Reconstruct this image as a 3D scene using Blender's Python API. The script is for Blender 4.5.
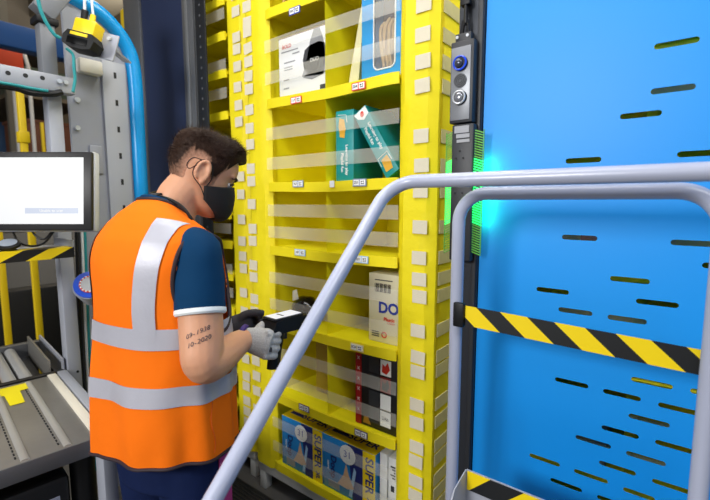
import bpy, bmesh, math, random
import numpy as np
from mathutils import Vector, Matrix, noise as mnoise
for o in list(bpy.data.objects): bpy.data.objects.remove(o, do_unlink=True)
random.seed(7)
V = Vector
COL = bpy.context.scene.collection
SC = bpy.context.scene
R_ = math.radians

# ------------------------------------------------------------------ camera
FPX, HOR, CAMH = 430.0, 202.0, 1.5
PITCH = math.atan((250 - HOR) / FPX)
YAW = R_(37.94)
CAM = V((0, 0, CAMH))
FH = V((-math.sin(YAW), math.cos(YAW), 0)); RT = V((math.cos(YAW), math.sin(YAW), 0))
FW = FH * math.cos(PITCH) + V((0, 0, -math.sin(PITCH)))
UP = RT.cross(FW)
cd = bpy.data.cameras.new('camera'); cam = bpy.data.objects.new('camera', cd); COL.objects.link(cam)
cd.sensor_width = 36; cd.lens = FPX / 710 * 36; cd.clip_start = 0.02
M3 = Matrix((RT, UP, -FW)).transposed()
cam.matrix_world = Matrix.Translation(CAM) @ M3.to_4x4()
cd.dof.use_dof = True; cd.dof.focus_distance = 1.35; cd.dof.aperture_fstop = 3.2
SC.camera = cam

# ------------------------------------------------------------------ world, lights, exposure
SC.view_settings.view_transform = 'Standard'; SC.view_settings.look = 'None'
SC.view_settings.gamma = 1; SC.view_settings.use_curve_mapping = False
SC.view_settings.exposure = -0.02
W = bpy.data.worlds.new('hall_light'); SC.world = W; W.use_nodes = True
W.node_tree.nodes['Background'].inputs[0].default_value = (0.93, 0.96, 1.0, 1)
W.node_tree.nodes['Background'].inputs[1].default_value = 0.24
def area(name, loc, target, sx, sy, power, color=(1, 1, 1)):
    l = bpy.data.lights.new(name, 'AREA'); l.shape = 'RECTANGLE'; l.size = sx; l.size_y = sy
    l.energy = power; l.color = color
    o = bpy.data.objects.new(name, l); COL.objects.link(o); o.location = loc
    d = (V(target) - V(loc)); o.rotation_euler = d.to_track_quat('-Z', 'Y').to_euler()
    return o
area('ceiling_lamp_light', (-1.2, -2.7, 2.55), (-0.5, 1.3, 1.0), 1.1, 0.8, 112, (1, .985, .96))
area('station_lamp_light', (-1.0, 0.35, 3.2), (-1.0, 0.55, 0), 1.6, 0.5, 24, (1, .98, .95))
area('aisle_lamp_light', (0.9, 0.1, 3.3), (0.2, 0.9, 0.5), 1.4, 0.5, 26, (0.97, .99, 1))
area('pod_gap_fill', (-.2, 1.52, 3.3), (-.2, 1.42, 0.6), 2.6, 0.2, 45, (1, .97, .9))  # added fill shining down into the gap behind the blue panel
area('hall_lamp_light', (-4.2, 2.2, 4.8), (-4.0, 2.6, 0), 3.0, 1.0, 55, (1, .95, .86))
area('ceiling_fill', (-6.5, 3.5, 4.3), (-6.5, 3.5, 9), 4.0, 4.0, 420, (1, .93, .82))  # added unseen fill, aimed upward to brighten the ceiling deck

# ------------------------------------------------------------------ pixel helpers
def ray(u, v): return FW + RT * ((u - 355) / FPX) + UP * ((250 - v) / FPX)
def atz(u, v, z): return CAM + ray(u, v) * z
def aty(u, v, Y): r = ray(u, v); return CAM + r * (Y / r.y)
def atx(u, v, X): r = ray(u, v); return CAM + r * (X / r.x)
def ath(u, v, h): r = ray(u, v); return CAM + r * ((h - CAMH) / r.z)

# ------------------------------------------------------------------ materials
def lin(c):
    if isinstance(c, str):
        c = [int(c[i:i + 2], 16) / 255 for i in (0, 2, 4)]
    return tuple(((x / 12.92) if x <= .04045 else ((x + .055) / 1.055) ** 2.4) for x in c) + (1,)
MATS = {}
def mat(name, col, rough=.5, metal=0, var=.08, vscale=6, bump=0, bscale=60, emit=0, alpha=1, spec=.5, trans=0, sheen=0):
    if name in MATS: return MATS[name]
    m = bpy.data.materials.new(name); m.use_nodes = True; MATS[name] = m
    nt = m.node_tree; N = nt.nodes; L = nt.links; p = N['Principled BSDF']
    c = lin(col)
    tc = N.new('ShaderNodeTexCoord')
    if var > 0:
        nz = N.new('ShaderNodeTexNoise'); nz.inputs['Scale'].default_value = vscale; nz.inputs['Detail'].default_value = 5
        L.new(tc.outputs['Object'], nz.inputs['Vector'])
        mx = N.new('ShaderNodeMix'); mx.data_type = 'RGBA'
        mx.inputs[6].default_value = tuple(x * (1 - var) for x in c[:3]) + (1,)
        mx.inputs[7].default_value = tuple(min(1, x * (1 + var)) for x in c[:3]) + (1,)
        L.new(nz.outputs['Fac'], mx.inputs[0]); L.new(mx.outputs[2], p.inputs['Base Color'])
    else: p.inputs['Base Color'].default_value = c
    p.inputs['Roughness'].default_value = rough; p.inputs['Metallic'].default_value = metal
    p.inputs['Specular IOR Level'].default_value = spec
    p.inputs['Alpha'].default_value = alpha
    if trans: p.inputs['Transmission Weight'].default_value = trans
    if sheen: p.inputs['Sheen Weight'].default_value = sheen
    if bump:
        b = N.new('ShaderNodeBump'); b.inputs['Strength'].default_value = bump; b.inputs['Distance'].default_value = .01
        n2 = N.new('ShaderNodeTexNoise'); n2.inputs['Scale'].default_value = bscale; n2.inputs['Detail'].default_value = 4
        L.new(tc.outputs['Object'], n2.inputs['Vector']); L.new(n2.outputs['Fac'], b.inputs['Height'])
        L.new(b.outputs['Normal'], p.inputs['Normal'])
    if emit and ('screen' in name):
        for l_ in list(p.inputs['Base Color'].links): L.remove(l_)
        p.inputs['Base Color'].default_value = (.01, .01, .01, 1)
    if emit:
        p.inputs['Emission Color'].default_value = c; p.inputs['Emission Strength'].default_value = emit
    return m
def stripes(name, c1, c2, period, axis, slope, frac=.5, rough=.45):
    """flat printed hazard stripes: colour from the object's own coordinates"""
    if name in MATS: return MATS[name]
    m = bpy.data.materials.new(name); m.use_nodes = True; MATS[name] = m
    nt = m.node_tree; N = nt.nodes; L = nt.links; p = N['Principled BSDF']
    tc = N.new('ShaderNodeTexCoord')
    d = N.new('ShaderNodeVectorMath'); d.operation = 'DOT_PRODUCT'
    a = V(axis) + V(slope); d.inputs[1].default_value = tuple(a / period)
    L.new(tc.outputs['Object'], d.inputs[0])
    f = N.new('ShaderNodeMath'); f.operation = 'FRACT'; L.new(d.outputs['Value'], f.inputs[0])
    g = N.new('ShaderNodeMath'); g.operation = 'GREATER_THAN'; g.inputs[1].default_value = frac; L.new(f.outputs[0], g.inputs[0])
    mx = N.new('ShaderNodeMix'); mx.data_type = 'RGBA'; mx.inputs[6].default_value = lin(c1); mx.inputs[7].default_value = lin(c2)
    L.new(g.outputs[0], mx.inputs[0]); L.new(mx.outputs[2], p.inputs['Base Color']); p.inputs['Roughness'].default_value = rough
    return m
YEL = mat('yellow_fabric', 'eddb00', .66, var=.07, vscale=7, bump=.35, bscale=22)
YELI = mat('yellow_lining', 'f8ea00', .7, var=.10, vscale=5, bump=.5, bscale=9)
PATCH = mat('cream_velcro', 'dcd4bd', .85, var=.05, vscale=40, bump=.2, bscale=300)
BAND = mat('clear_elastic_mesh', 'f2efe2', .6, var=.06, vscale=120, alpha=.27)
WHITE = mat('white_print', 'eef0ee', .5, var=.02)
PAPER = mat('white_card', 'e9ebec', .45, var=.03)
BLACK = mat('black_plastic', '121316', .48, var=.1, spec=.3)
BLACKM = mat('black_print', '101216', .6, var=0)
DARK = mat('dark_charcoal_metal', '3a3d44', .42, .5, var=.1)
DARKP = mat('charcoal_plastic', '2a2c31', .5, var=.08)
GREYP = mat('grey_faceplate', '83868c', .38, .3, var=.05)
STEELP = mat('painted_grey_steel', 'a3a7b3', .36, 0, var=.04, vscale=3)
RAILP = mat('grey_rail_paint', 'adb3c9', .25, 0, var=.03, vscale=4, bump=.03, bscale=80)
PANELG = mat('light_grey_panel', '969aa6', .42, 0, var=.05, vscale=4)
STEEL = mat('bare_steel', '8c8a86', .36, .45, var=.12, vscale=9, bump=.06, bscale=50)
STEELD = mat('dull_steel', '6f7175', .45, .6, var=.15, vscale=7)
BLUEP = mat('blue_panel_paint', '0892ea', .46, 0, var=.03, vscale=2, bump=.02, bscale=40, spec=.4)
BLUET = mat('blue_tube_paint', '149be6', .26, 0, var=.04)
NAVYP = mat('navy_panel', '1f2b4a', .5, 0, var=.12, vscale=3)
YPOST = mat('yellow_post_paint', 'f0cf14', .45, 0, var=.06)
GREEN = mat('green_light', '22ff66', .5, var=0, emit=2.2)
TEALC = mat('teal_cable', '1d8c92', .5, var=.05)
WCAB = mat('white_cable', 'd9dde0', .5, var=.05)
RED = mat('red_print', 'd8321f', .5, var=.03)
BLUEPR = mat('blue_print', '2b3fa6', .5, var=.03)
NAVYPR = mat('navy_print', '1b2470', .45, var=.03)
PURPLE = mat('purple_print', '4b2a6e', .5, var=.03)
GBLUE = mat('slate_print', '7e8fb4', .5, var=.03)
LBLUE = mat('pale_blue_print', 'a9cdec', .5, var=.03)

# ------------------------------------------------------------------ mesh builder
class MB:
    def __init__(s): s.v = []; s.f = []
    def add(s, vs, fs):
        n = len(s.v); s.v += [tuple(x) for x in vs]; s.f += [tuple(i + n for i in f) for f in fs]; return s
    def obox(s, c, ax, ay, az, bev=0):
        """oriented box: centre, half-extent vectors; bev chamfers every edge"""
        c, ax, ay, az = V(c), V(ax), V(ay), V(az)
        bm = bmesh.new(); bmesh.ops.create_cube(bm, size=2)
        hx, hy, hz = ax.length, ay.length, az.length
        for v in bm.verts: v.co = V((v.co.x * hx, v.co.y * hy, v.co.z * hz))
        if bev: bmesh.ops.bevel(bm, geom=bm.edges[:], offset=min(bev, .95 * min(hx, hy, hz)), segments=2, affect='EDGES', profile=.5)
        X, Y, Z = ax.normalized(), ay.normalized(), az.normalized()
        bm.verts.index_update()
        s.add([c + X * v.co.x + Y * v.co.y + Z * v.co.z for v in bm.verts], [[v.index for v in f.verts] for f in bm.faces])
        bm.free(); return s
    def box(s, x0, x1, y0, y1, z0, z1, bev=0):
        return s.obox(((x0 + x1) / 2, (y0 + y1) / 2, (z0 + z1) / 2), (abs(x1 - x0) / 2, 0, 0), (0, abs(y1 - y0) / 2, 0), (0, 0, abs(z1 - z0) / 2), bev)
    def loft(s, rings, cap=True, closed=True):
        n = len(rings[0]); vs = [p for r in rings for p in r]; fs = []
        for i in range(len(rings) - 1):
            for j in range(n if closed else n - 1):
                k = (j + 1) % n
                fs.append((i * n + j, i * n + k, (i + 1) * n + k, (i + 1) * n + j))
        if cap and closed:
            fs.append(tuple(range(n - 1, -1, -1))); fs.append(tuple(range((len(rings) - 1) * n, len(rings) * n)))
        return s.add(vs, fs)
    def tube(s, pts, r, seg=12, flat=None, cap=True, up=None):
        """tube along points; r scalar or list; flat=(kx,ky) squash"""
        pts = [V(p) for p in pts]; n = len(pts)
        rr = r if isinstance(r, (list, tuple)) else [r] * n
        T = []
        for i in range(n):
            a = pts[max(0, i - 1)]; b = pts[min(n - 1, i + 1)]
            t = (b - a); T.append(t.normalized() if t.length > 1e-9 else V((0, 0, 1)))
        u = V(up) if up else (V((0, 0, 1)) if abs(T[0].z) < .9 else V((1, 0, 0)))
        u = (u - T[0] * u.dot(T[0])).normalized(); rings = []
        kx, ky = flat or (1, 1)
        for i in range(n):
            u = (u - T[i] * u.dot(T[i])).normalized(); w = T[i].cross(u)
            rings.append([pts[i] + u * math.cos(2 * math.pi * j / seg) * rr[i] * kx + w * math.sin(2 * math.pi * j / seg) * rr[i] * ky for j in range(seg)])
        return s.loft(rings, cap)
    def cyl(s, a, b, r, seg=16, r2=None): return s.tube([a, b], [r, r if r2 is None else r2], seg)
    def disc(s, c, n, r, th, seg=20):
        n = V(n).normalized(); return s.cyl(V(c), V(c) + n * th, r, seg)
    def ring(s, c, n, r, w, seg=24, ts=8):
        n = V(n).normalized(); a = n.orthogonal().normalized(); b = n.cross(a); rings = []
        for i in range(seg + 1):
            t = 2 * math.pi * i / seg; d = a * math.cos(t) + b * math.sin(t)
            rings.append([V(c) + d * (r + w * math.cos(2 * math.pi * j / ts)) + n * w * math.sin(2 * math.pi * j / ts) for j in range(ts)])
        return s.loft(rings, False)
    def ellipsoid(s, c, rx, ry, rz, M=None, seg=16, rings=10):
        L = []
        for i in range(1, rings):
            ph = math.pi * i / rings
            L.append([V((rx * math.sin(ph) * math.cos(2 * math.pi * j / seg), ry * math.sin(ph) * math.sin(2 * math.pi * j / seg), -rz * math.cos(ph))) for j in range(seg)])
        L = [[V(c) + (M @ p if M else p) for p in r] for r in L]
        return s.loft(L)
    def quad(s, a, b, c, d): return s.add([a, b, c, d], [(0, 1, 2, 3)])
    def prism(s, poly, d):
        """polygon (list of points) thickened along vector d"""
        n = len(poly); d = V(d)
        return s.add([V(p) for p in poly] + [V(p) + d for p in poly],
                     [tuple(range(n - 1, -1, -1)), tuple(range(n, 2 * n))] + [(i, (i + 1) % n, n + (i + 1) % n, n + i) for i in range(n)])
    def mesh(s, name, off=V((0, 0, 0)), smooth=35):
        me = bpy.data.meshes.new(name)
        me.from_pydata([tuple(V(v) - off) for v in s.v], [], s.f); me.validate()
        bm = bmesh.new(); bm.from_mesh(me); bmesh.ops.recalc_face_normals(bm, faces=bm.faces[:]); bm.to_mesh(me); bm.free()
        if smooth:
            me.polygons.foreach_set('use_smooth', [True] * len(me.polygons)); me.set_sharp_from_angle(angle=R_(smooth))
        return me
ORG = {}
def link(name, data, parent=None):
    o = bpy.data.objects.new(name, data); COL.objects.link(o)
    if parent: o.parent = parent; ORG[o.name] = ORG[parent.name]
    return o
def setmat(me, m):
    me.materials.clear(); me.materials.append(m)
def tag(o, label=None, cat=None, group=None, kind=None):
    if label: o['label'] = label
    if cat: o['category'] = cat
    if group: o['group'] = group
    if kind: o['kind'] = kind
    return o
def thing(name, label, cat, loc=(0, 0, 0), group=None):
    o = bpy.data.objects.new(name, None); COL.objects.link(o); o.location = loc; o.empty_display_size = .1
    ORG[o.name] = V(loc); return tag(o, label, cat, group)
def part(name, mb, m, parent, smooth=35, label=None):
    """world-coordinate geometry as a child mesh"""
    me = mb.mesh(name, ORG[parent.name], smooth); setmat(me, m)
    o = link(name, me, parent)
    if label: o['label'] = label
    return o
def solo(name, mb, m, label, cat, loc=None, group=None, smooth=35):
    loc = V(loc) if loc is not None else sum((V(v) for v in mb.v), V()) / len(mb.v)
    me = mb.mesh(name, loc, smooth); setmat(me, m)
    o = bpy.data.objects.new(name, me); COL.objects.link(o); o.location = loc; ORG[o.name] = loc
    return tag(o, label, cat, group)
def struct(name, mb, m, smooth=0):
    me = mb.mesh(name, V((0, 0, 0)), smooth); setmat(me, m)
    o = bpy.data.objects.new(name, me); COL.objects.link(o); o['kind'] = 'structure'; ORG[o.name] = V((0, 0, 0)); return o
def piece(name, me, parent, loc, rot=None):
    """child sharing mesh data, at a world location"""
    o = link(name, me, parent); o.location = V(loc) - ORG[parent.name]
    if rot: o.rotation_euler = rot
    return o
def copy_tree(o, parent=None):
    c = o.copy(); COL.objects.link(c); c.parent = parent
    ORG[c.name] = V((0, 0, 0))
    for ch in list(o.children): copy_tree(ch, c)
    return c
def fillet(pts, r, n=8):
    pts = [V(p) for p in pts]; out = [pts[0]]
    for i in range(1, len(pts) - 1):
        a, b, c = pts[i - 1], pts[i], pts[i + 1]
        d1 = (a - b).normalized(); d2 = (c - b).normalized()
        ang = d1.angle(d2); t = min(r / math.tan(ang / 2), (a - b).length * .9, (c - b).length * .9); rr = t * math.tan(ang / 2)
        cen = b + (d1 + d2).normalized() * (rr / math.sin(ang / 2)); p0 = b + d1 * t; p1 = b + d2 * t
        v0 = p0 - cen; v1 = p1 - cen; tot = v0.angle(v1); axis = v0.cross(v1).normalized()
        for k in range(n + 1): out.append(cen + Matrix.Rotation(tot * k / n, 3, axis) @ v0)
    out.append(pts[-1]); return out
def bez(pts, n=8):
    """Catmull-Rom through points"""
    P = [V(p) for p in pts]; P = [P[0] * 2 - P[1]] + P + [P[-1] * 2 - P[-2]]; out = []
    for i in range(1, len(P) - 2):
        for k in range(n):
            t = k / n; a, b, c, d = P[i - 1:i + 3]
            out.append(.5 * ((2 * b) + (c - a) * t + (2 * a - 5 * b + 4 * c - d) * t * t + (3 * b - a - 3 * c + d) * t ** 3))
    out.append(P[-2]); return out
def text(name, s, size, org, right, up, m, parent, align='CENTER', ext=.0004, bold=0):
    """lettering as mesh, its centre at org, lying in the right/up plane"""
    cu = bpy.data.curves.new(name, 'FONT'); cu.body = s; cu.size = size; cu.align_x = align; cu.align_y = 'CENTER'; cu.extrude = ext; cu.offset = bold
    cu.resolution_u = 3
    t = bpy.data.objects.new(name, cu); COL.objects.link(t)
    dg = bpy.context.evaluated_depsgraph_get(); me = bpy.data.meshes.new_from_object(t.evaluated_get(dg)); 
    bpy.data.objects.remove(t, do_unlink=True)
    r = V(right).normalized(); u = V(up).normalized(); n = r.cross(u)
    me.transform(Matrix.Translation(V(org) - ORG[parent.name]) @ Matrix((r, u, n)).transposed().to_4x4())
    setmat(me, m); me.name = name
    return link(name, me, parent)
def evalmesh(me, mods):
    o = bpy.data.objects.new('tmp', me); COL.objects.link(o)
    for ty, kw in mods:
        md = o.modifiers.new(ty, ty)
        for k, v in kw.items(): setattr(md, k, v)
    dg = bpy.context.evaluated_depsgraph_get(); r = bpy.data.meshes.new_from_object(o.evaluated_get(dg))
    bpy.data.objects.remove(o, do_unlink=True); return r
def plate_holes(outer, holes, th):
    """2D outline with holes -> solid mesh in the XY plane, thickness +-th"""
    cu = bpy.data.curves.new('plate', 'CURVE'); cu.dimensions = '2D'; cu.fill_mode = 'BOTH'; cu.extrude = th
    for loop in [outer] + holes:
        sp = cu.splines.new('POLY'); sp.points.add(len(loop) - 1); sp.use_cyclic_u = True
        for p, q in zip(sp.points, loop): p.co = (q[0], q[1], 0, 1)
    o = bpy.data.objects.new('tmp', cu); COL.objects.link(o)
    dg = bpy.context.evaluated_depsgraph_get(); me = bpy.data.meshes.new_from_object(o.evaluated_get(dg))
    bpy.data.objects.remove(o, do_unlink=True); return me

# ================================================================== SETTING
FLOORM = mat('sealed_concrete', '5d5b58', .55, var=.2, vscale=3, bump=.05)
f = struct('floor', MB().box(-11, 4, -4, 11, -.1, 0), FLOORM)
CEILM = mat('ceiling_deck', 'b3aa97', .8, var=.12, vscale=2)
ceil = struct('ceiling', MB().box(-11, 4, -4, 11, 5.6, 5.7), CEILM)
JOM = mat('ceiling_joist_paint', '5d5548', .7, var=.1)
for k in range(9):
    part('joist', MB().box(-11, 4, -2.6 + k * 1.45, -2.4 + k * 1.45, 5.25, 5.6), JOM, ceil, 0)
struct('wall_back', MB().box(-11, 4, 10.9, 11, 0, 5.7), mat('far_wall_paint', '6c655b', .8, var=.25, vscale=1.2))
struct('wall_left', MB().box(-11, -10.9, -4, 11, 0, 5.7), mat('far_wall_paint', '6c655b'))
# ================================================================== STORAGE PODS
YP = 1.355
XL = aty(247, 204, YP).x; XIL = aty(270, 204, YP).x; XD = aty(326, 204, YP).x; XIR = aty(396, 204, YP).x; XR = aty(434, 204, YP).x
LIPS = [2.312, 1.923, 1.548, 1.252, .890, .526, .165]     # lower edge of each bin lip
LIPH = .042; BTOP = 2.68; BD = .46
def nz(x, y, z, s): return mnoise.noise(V((x * s, y * s, z * s)))
def fabric(x0, x1, z0, z1, y, th, amp=.004, sc=9, step=.03, sag=0):
    """a quilted fabric face with soft waves, closed at the back"""
    nx = max(2, int((x1 - x0) / step)); nzz = max(2, int((z1 - z0) / step)); vs = []; fs = []
    for j in range(nzz + 1):
        for i in range(nx + 1):
            x = x0 + (x1 - x0) * i / nx; z = z0 + (z1 - z0) * j / nzz; e = min(i, nx - i)
            k = 0 if amp == 0 else amp * nz(x, 3.1 * y, z, sc)
            s_ = sag * math.sin(math.pi * i / nx) ** 2
            r = 0
            if i in (0, nx): r = th * .45
            vs.append((x, y + k + r, z - s_))
    n = nx + 1
    for j in range(nzz):
        for i in range(nx): fs.append((j * n + i, j * n + i + 1, (j + 1) * n + i + 1, (j + 1) * n + i))
    b = len(vs); vs += [(v[0], y + th, v[2]) for v in vs]
    fs += [tuple(b + q for q in reversed(f_)) for f_ in fs[:nx * nzz]]
    for i in range(nx):
        fs.append((i, i + 1, b + i + 1, b + i)); t = nzz * n; fs.append((t + i + 1, t + i, b + t + i, b + t + i + 1))
    for j in range(nzz):
        fs.append((j * n, b + j * n, b + (j + 1) * n, (j + 1) * n)); q = j * n + nx; fs.append((q, q + n, b + q + n, b + q))
    return MB().add(vs, fs)
PW = .058; PH = .048
patch_me = MB().box(-PW / 2, PW / 2, -.0008, .0008, -PH / 2, PH / 2).mesh('patch', smooth=0); setmat(patch_me, PATCH)
side_me = MB().box(-.0015, .0015, 0, .30, -PH / 2, PH / 2).mesh('side_strap', smooth=0)
setmat(side_me, mat('beige_strap', 'd2c996', .8, var=.1, vscale=30))
PHR = [2.50, 2.42, 2.30, 2.245, 2.163, 2.066, 1.978, 1.898, 1.729, 1.628, 1.539, 1.411, 1.30, 1.222, 1.158, 1.03, .93, .874, .745, .674, .578, .521, .44, .38, .32]
PHL = [2.47, 2.40, 2.33, 2.29, 2.215, 2.155, 2.09, 2.03, 1.935, 1.85, 1.775, 1.66, 1.60, 1.49, 1.37, 1.31, 1.19, 1.13, 1.02, .955, .86, .79, .70, .62, .54, .44, .36]
def make_pod(label):
    ox = XL
    root = thing('storage_pod', label, 'shelving pod', (XL, YP, 0), 'yellow fabric storage pods')
    post_w = XIL - XL
    for (a, b) in ((XL, XIL), (XIR, XR)):
        part('post_cover', fabric(a, b, .155, BTOP, YP, .05, .006, 8), YEL, root)
    part('center_divider', fabric(XD - .011, XD + .011, LIPS[5] + .01, BTOP, YP + .002, BD, .003, 8), YELI, root)
    for s, x in ((1, XL), (-1, XR)):
        part('side_cover', MB().box(min(x, x + s * .02), max(x, x + s * .02), YP + .03, YP + .92, .155, BTOP, .004), YEL, root)
        xi = XIL if s == 1 else XIR
        part('bin_side', MB().box(min(xi, xi - s * .006), max(xi, xi - s * .006), YP + .04, YP + BD, .19, BTOP), YELI, root)
    part('bin_back', fabric(XL + .02, XR - .02, .17, BTOP, YP + BD - .02, .02, .015, 6, .05), YELI, root)
    part('back_cover', MB().box(XL + .02, XR - .02, YP + .9, YP + .92, .17, BTOP), YEL, root)
    part('top_cover', MB().box(XL, XR, YP, YP + .92, BTOP, BTOP + .02), YEL, root)
    for i, z in enumerate(LIPS):
        lp = part('shelf_lip', fabric(XIL - .006, XIR + .006, z, z + LIPH, YP - .004, .012, .003, 12, .025, .006), YEL, root)
        part('shelf', MB().box(XIL, XIR, YP + .006, YP + BD - .01, z + LIPH - .022, z + LIPH - .006), YELI, root)
    tops = [BTOP] + LIPS[:-1]
    for zt, z in zip(tops, LIPS):
        h = zt - z - LIPH; zb = z + LIPH
        for fr in (.26, .66):
            zc = zb + h * fr; bw = .027
            sl = .006 * nz(zc, 0, 0, 5)
            vs = []; n = 16
            for k in range(n + 1):
                x = XIL - .012 + (XIR - XIL + .024) * k / n; y = YP - .003 - .003 * math.sin(k / n * math.pi) ; zz = zc + sl * (k / n - .5)
                vs += [(x, y, zz - bw), (x, y, zz + bw)]
            part('elastic_band', MB().add(vs, [(2 * k, 2 * k + 2, 2 * k + 3, 2 * k + 1) for k in range(n)]), BAND, root)
    for z in PHR:
        piece('velcro_patch', patch_me, root, (XR - .052 + .004 * nz(z, 1, 0, 9), YP - .0042, z), (0, R_(5 * nz(z, 5, 0, 7)), 0))
        piece('side_strap', side_me, root, (XR + .002, YP + .04, z))
    for z in PHL:
        piece('velcro_patch', patch_me, root, (XL + .042 + .004 * nz(z, 2, 0, 9), YP - .0042, z), (0, R_(9 * nz(z, 3, 0, 7)), 0))
    # white base frame under the bins and four legs
    bm_ = MB()
    bm_.box(XL + .02, XR - .02, YP + .015, YP + .06, .098, .150, .004); bm_.box(XL + .02, XR - .02, YP + .86, YP + .9, .098, .150, .004)
    bm_.box(XL + .02, XL + .06, YP + .06, YP + .86, .098, .150); bm_.box(XR - .06, XR - .02, YP + .06, YP + .86, .098, .150)
    part('base_frame', bm_, mat('white_steel_frame', 'd8d9d6', .45, var=.06), root)
    for x in (XL + .045, XR - .045):
        for y in (YP + .04, YP + .87): part('leg', MB().box(x - .022, x + .022, y - .022, y + .022, 0, .10, .003), mat('white_steel_frame', ''), root)
    return root
pod = make_pod('yellow fabric storage pod in the centre, its bins holding boxes and books')
for sx, nm in ((-1, 'l'), (1, 'r')):
    c = copy_tree(pod)
    if sx < 0:
        c.location = (XL - 1.052, YP + .03, 0); c['label'] = 'yellow storage pod beyond the man, mostly hidden behind the perforated post'
    else:
        c.location = (XR + .06, YP + .26, 0); c['label'] = 'yellow storage pod behind the blue panel, glimpsed through its slots'
pod_far = bpy.data.objects['storage_pod.001']
ORG[pod_far.name] = V(pod_far.location); dx_ = pod_far.location.x - XL; dy_ = pod_far.location.y - YP
for z_ in (2.48, 2.13, 1.745, 1.41, 1.08, .72, .35):
    o_ = fabric(XIL - .006, XIR + .006, z_, z_ + LIPH, YP - .004, .012, .003, 12, .025, .006); o_.v = [(v[0] + dx_, v[1] + dy_, v[2]) for v in o_.v]
    part('shelf_lip', o_, YEL, pod_far)
    part('shelf', MB().box(XIL + dx_, XIR + dx_, YP + .006 + dy_, YP + BD - .01 + dy_, z_ + .02, z_ + .036), YELI, pod_far)
# bin labels on the lips (belong to the pod)
def bin_label(u, v, m, txt, w=.066, n=2):
    c = aty(u, v, YP - .010)
    b = part('bin_label', MB().box(c.x - w / 2, c.x + w / 2, c.y - .001, c.y + .001, c.z - .0145, c.z + .0145), m, pod, 0)
    q = w * .40
    for k, s in enumerate((-1, 1)):
        cx = c.x + s * w * .235
        part('label_field', MB().box(cx - q / 2, cx + q / 2, c.y - .0018, c.y - .0008, c.z - .011, c.z + .011), WHITE, b, 0)
        if k == 0: text('lettering', txt, .0145, (cx, c.y - .0022, c.z), (1, 0, 0), (0, 0, 1), BLACKM, b)
        else:
            g = MB()
            for (dx, dz, ww, hh) in ((-.005, .003, .006, .005), (.004, .004, .005, .004), (-.003, -.005, .009, .003), (.005, -.004, .003, .006)):
                g.box(cx + dx - ww / 2, cx + dx + ww / 2, c.y - .0024, c.y - .0016, c.z + dz - hh / 2, c.z + dz + hh / 2)
            part('printed_mark', g, BLACKM, b, 0)
ORANGE = mat('orange_red_print', 'e2432b', .5, var=.03)
for a in ((294.5, 10.5, BLUEPR, '304'), (296, 100, ORANGE, '117'), (358.5, 86, ORANGE, '204'), (298, 183.8, GBLUE, '107'), (359.5, 182.5, GBLUE, '201'),
          (300, 252.5, LBLUE, '107'), (361.5, 259.5, LBLUE, '201'), (357, 347.5, mat('pale_yellow_print', 'efe39a', .5, var=.03), '2CH'), (304, 408, PURPLE, '203'), (361, 434, PURPLE, '203')):
    bin_label(*a)
c = aty(332, 184, YP - .009)
part('bin_tag', MB().box(c.x - .012, c.x + .012, c.y - .001, c.y + .001, c.z - .013, c.z + .013), PAPER, pod, 0)

# ------------------------------------------------------------------ goods in the bins
YB = YP + .03
RX, UZ = V((1, 0, 0)), V((0, 0, 1))
def shelf_top(i): return LIPS[i] + LIPH - .0045
# white appliance carton, top left bin
x0 = aty(279, 60, YB).x; x1 = XD - .014; z0 = shelf_top(1); z1 = z0 + .262
t = thing('appliance_box', 'white carton printed with a black speaker, in the top left bin', 'box', ((x0 + x1) / 2, YB + .1, z0))
part('carton', MB().box(x0, x1, YB, YB + .2, z0, z1, .002), PAPER, t)
part('carton_lid', MB().box(x0 - .001, x1 + .001, YB - .001, YB + .2, z1 - .002, z1 + .002), mat('kraft_card', '8a6b3e', .7), t)
def fp(px, pz): return V((x0 + (x1 - x0) * px, YB - .0016, z0 + (z1 - z0) * pz))
def facepoly(name, pts, m, par, d=.001):
    return part(name, MB().prism([fp(*p) for p in pts], (0, d, 0)), m, par, 0)
facepoly('printed_cone', [(.50, .30), (.60, .55), (.67, .82), (.75, .99), (.86, .99), (.93, .8), (.97, .5), (.97, .3), (.9, .26)], mat('pale_grey_print', '96989d', .5), t)
facepoly('printed_speaker', [(.54, .42), (.52, .55), (.56, .70), (.66, .76), (.85, .78), (.95, .74), (.985, .62), (.985, .48), (.95, .38), (.8, .33), (.62, .34)], mat('dark_grey_print', '3a3b40', .5), t, .0004)
facepoly('printed_base', [(.52, .28), (.62, .34), (.95, .38), (.93, .27), (.7, .22)], mat('pale_grey_print', ''), t, .0006)
facepoly('barcode', [(.86, .04), (.98, .04), (.98, .11), (.86, .11)], mat('dark_grey_print', ''), t, .0004)
text('lettering', 'DUO', .022, fp(.76, .52) - V((0, .001, 0)), RX, UZ, WHITE, t)
text('lettering', 'BOLD', .022, fp(.18, .85), RX, UZ, RED, t)
for k, (a, b, z) in enumerate(((.06, .42, .76), (.30, .45, .70), (.12, .36, .58), (.12, .30, .50), (.12, .30, .46), (.10, .22, .30), (.10, .22, .16))):
    facepoly('print_line', [(a, z), (b, z), (b, z + .018), (a, z + .018)], mat('pale_grey_print', ''), t)
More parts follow.
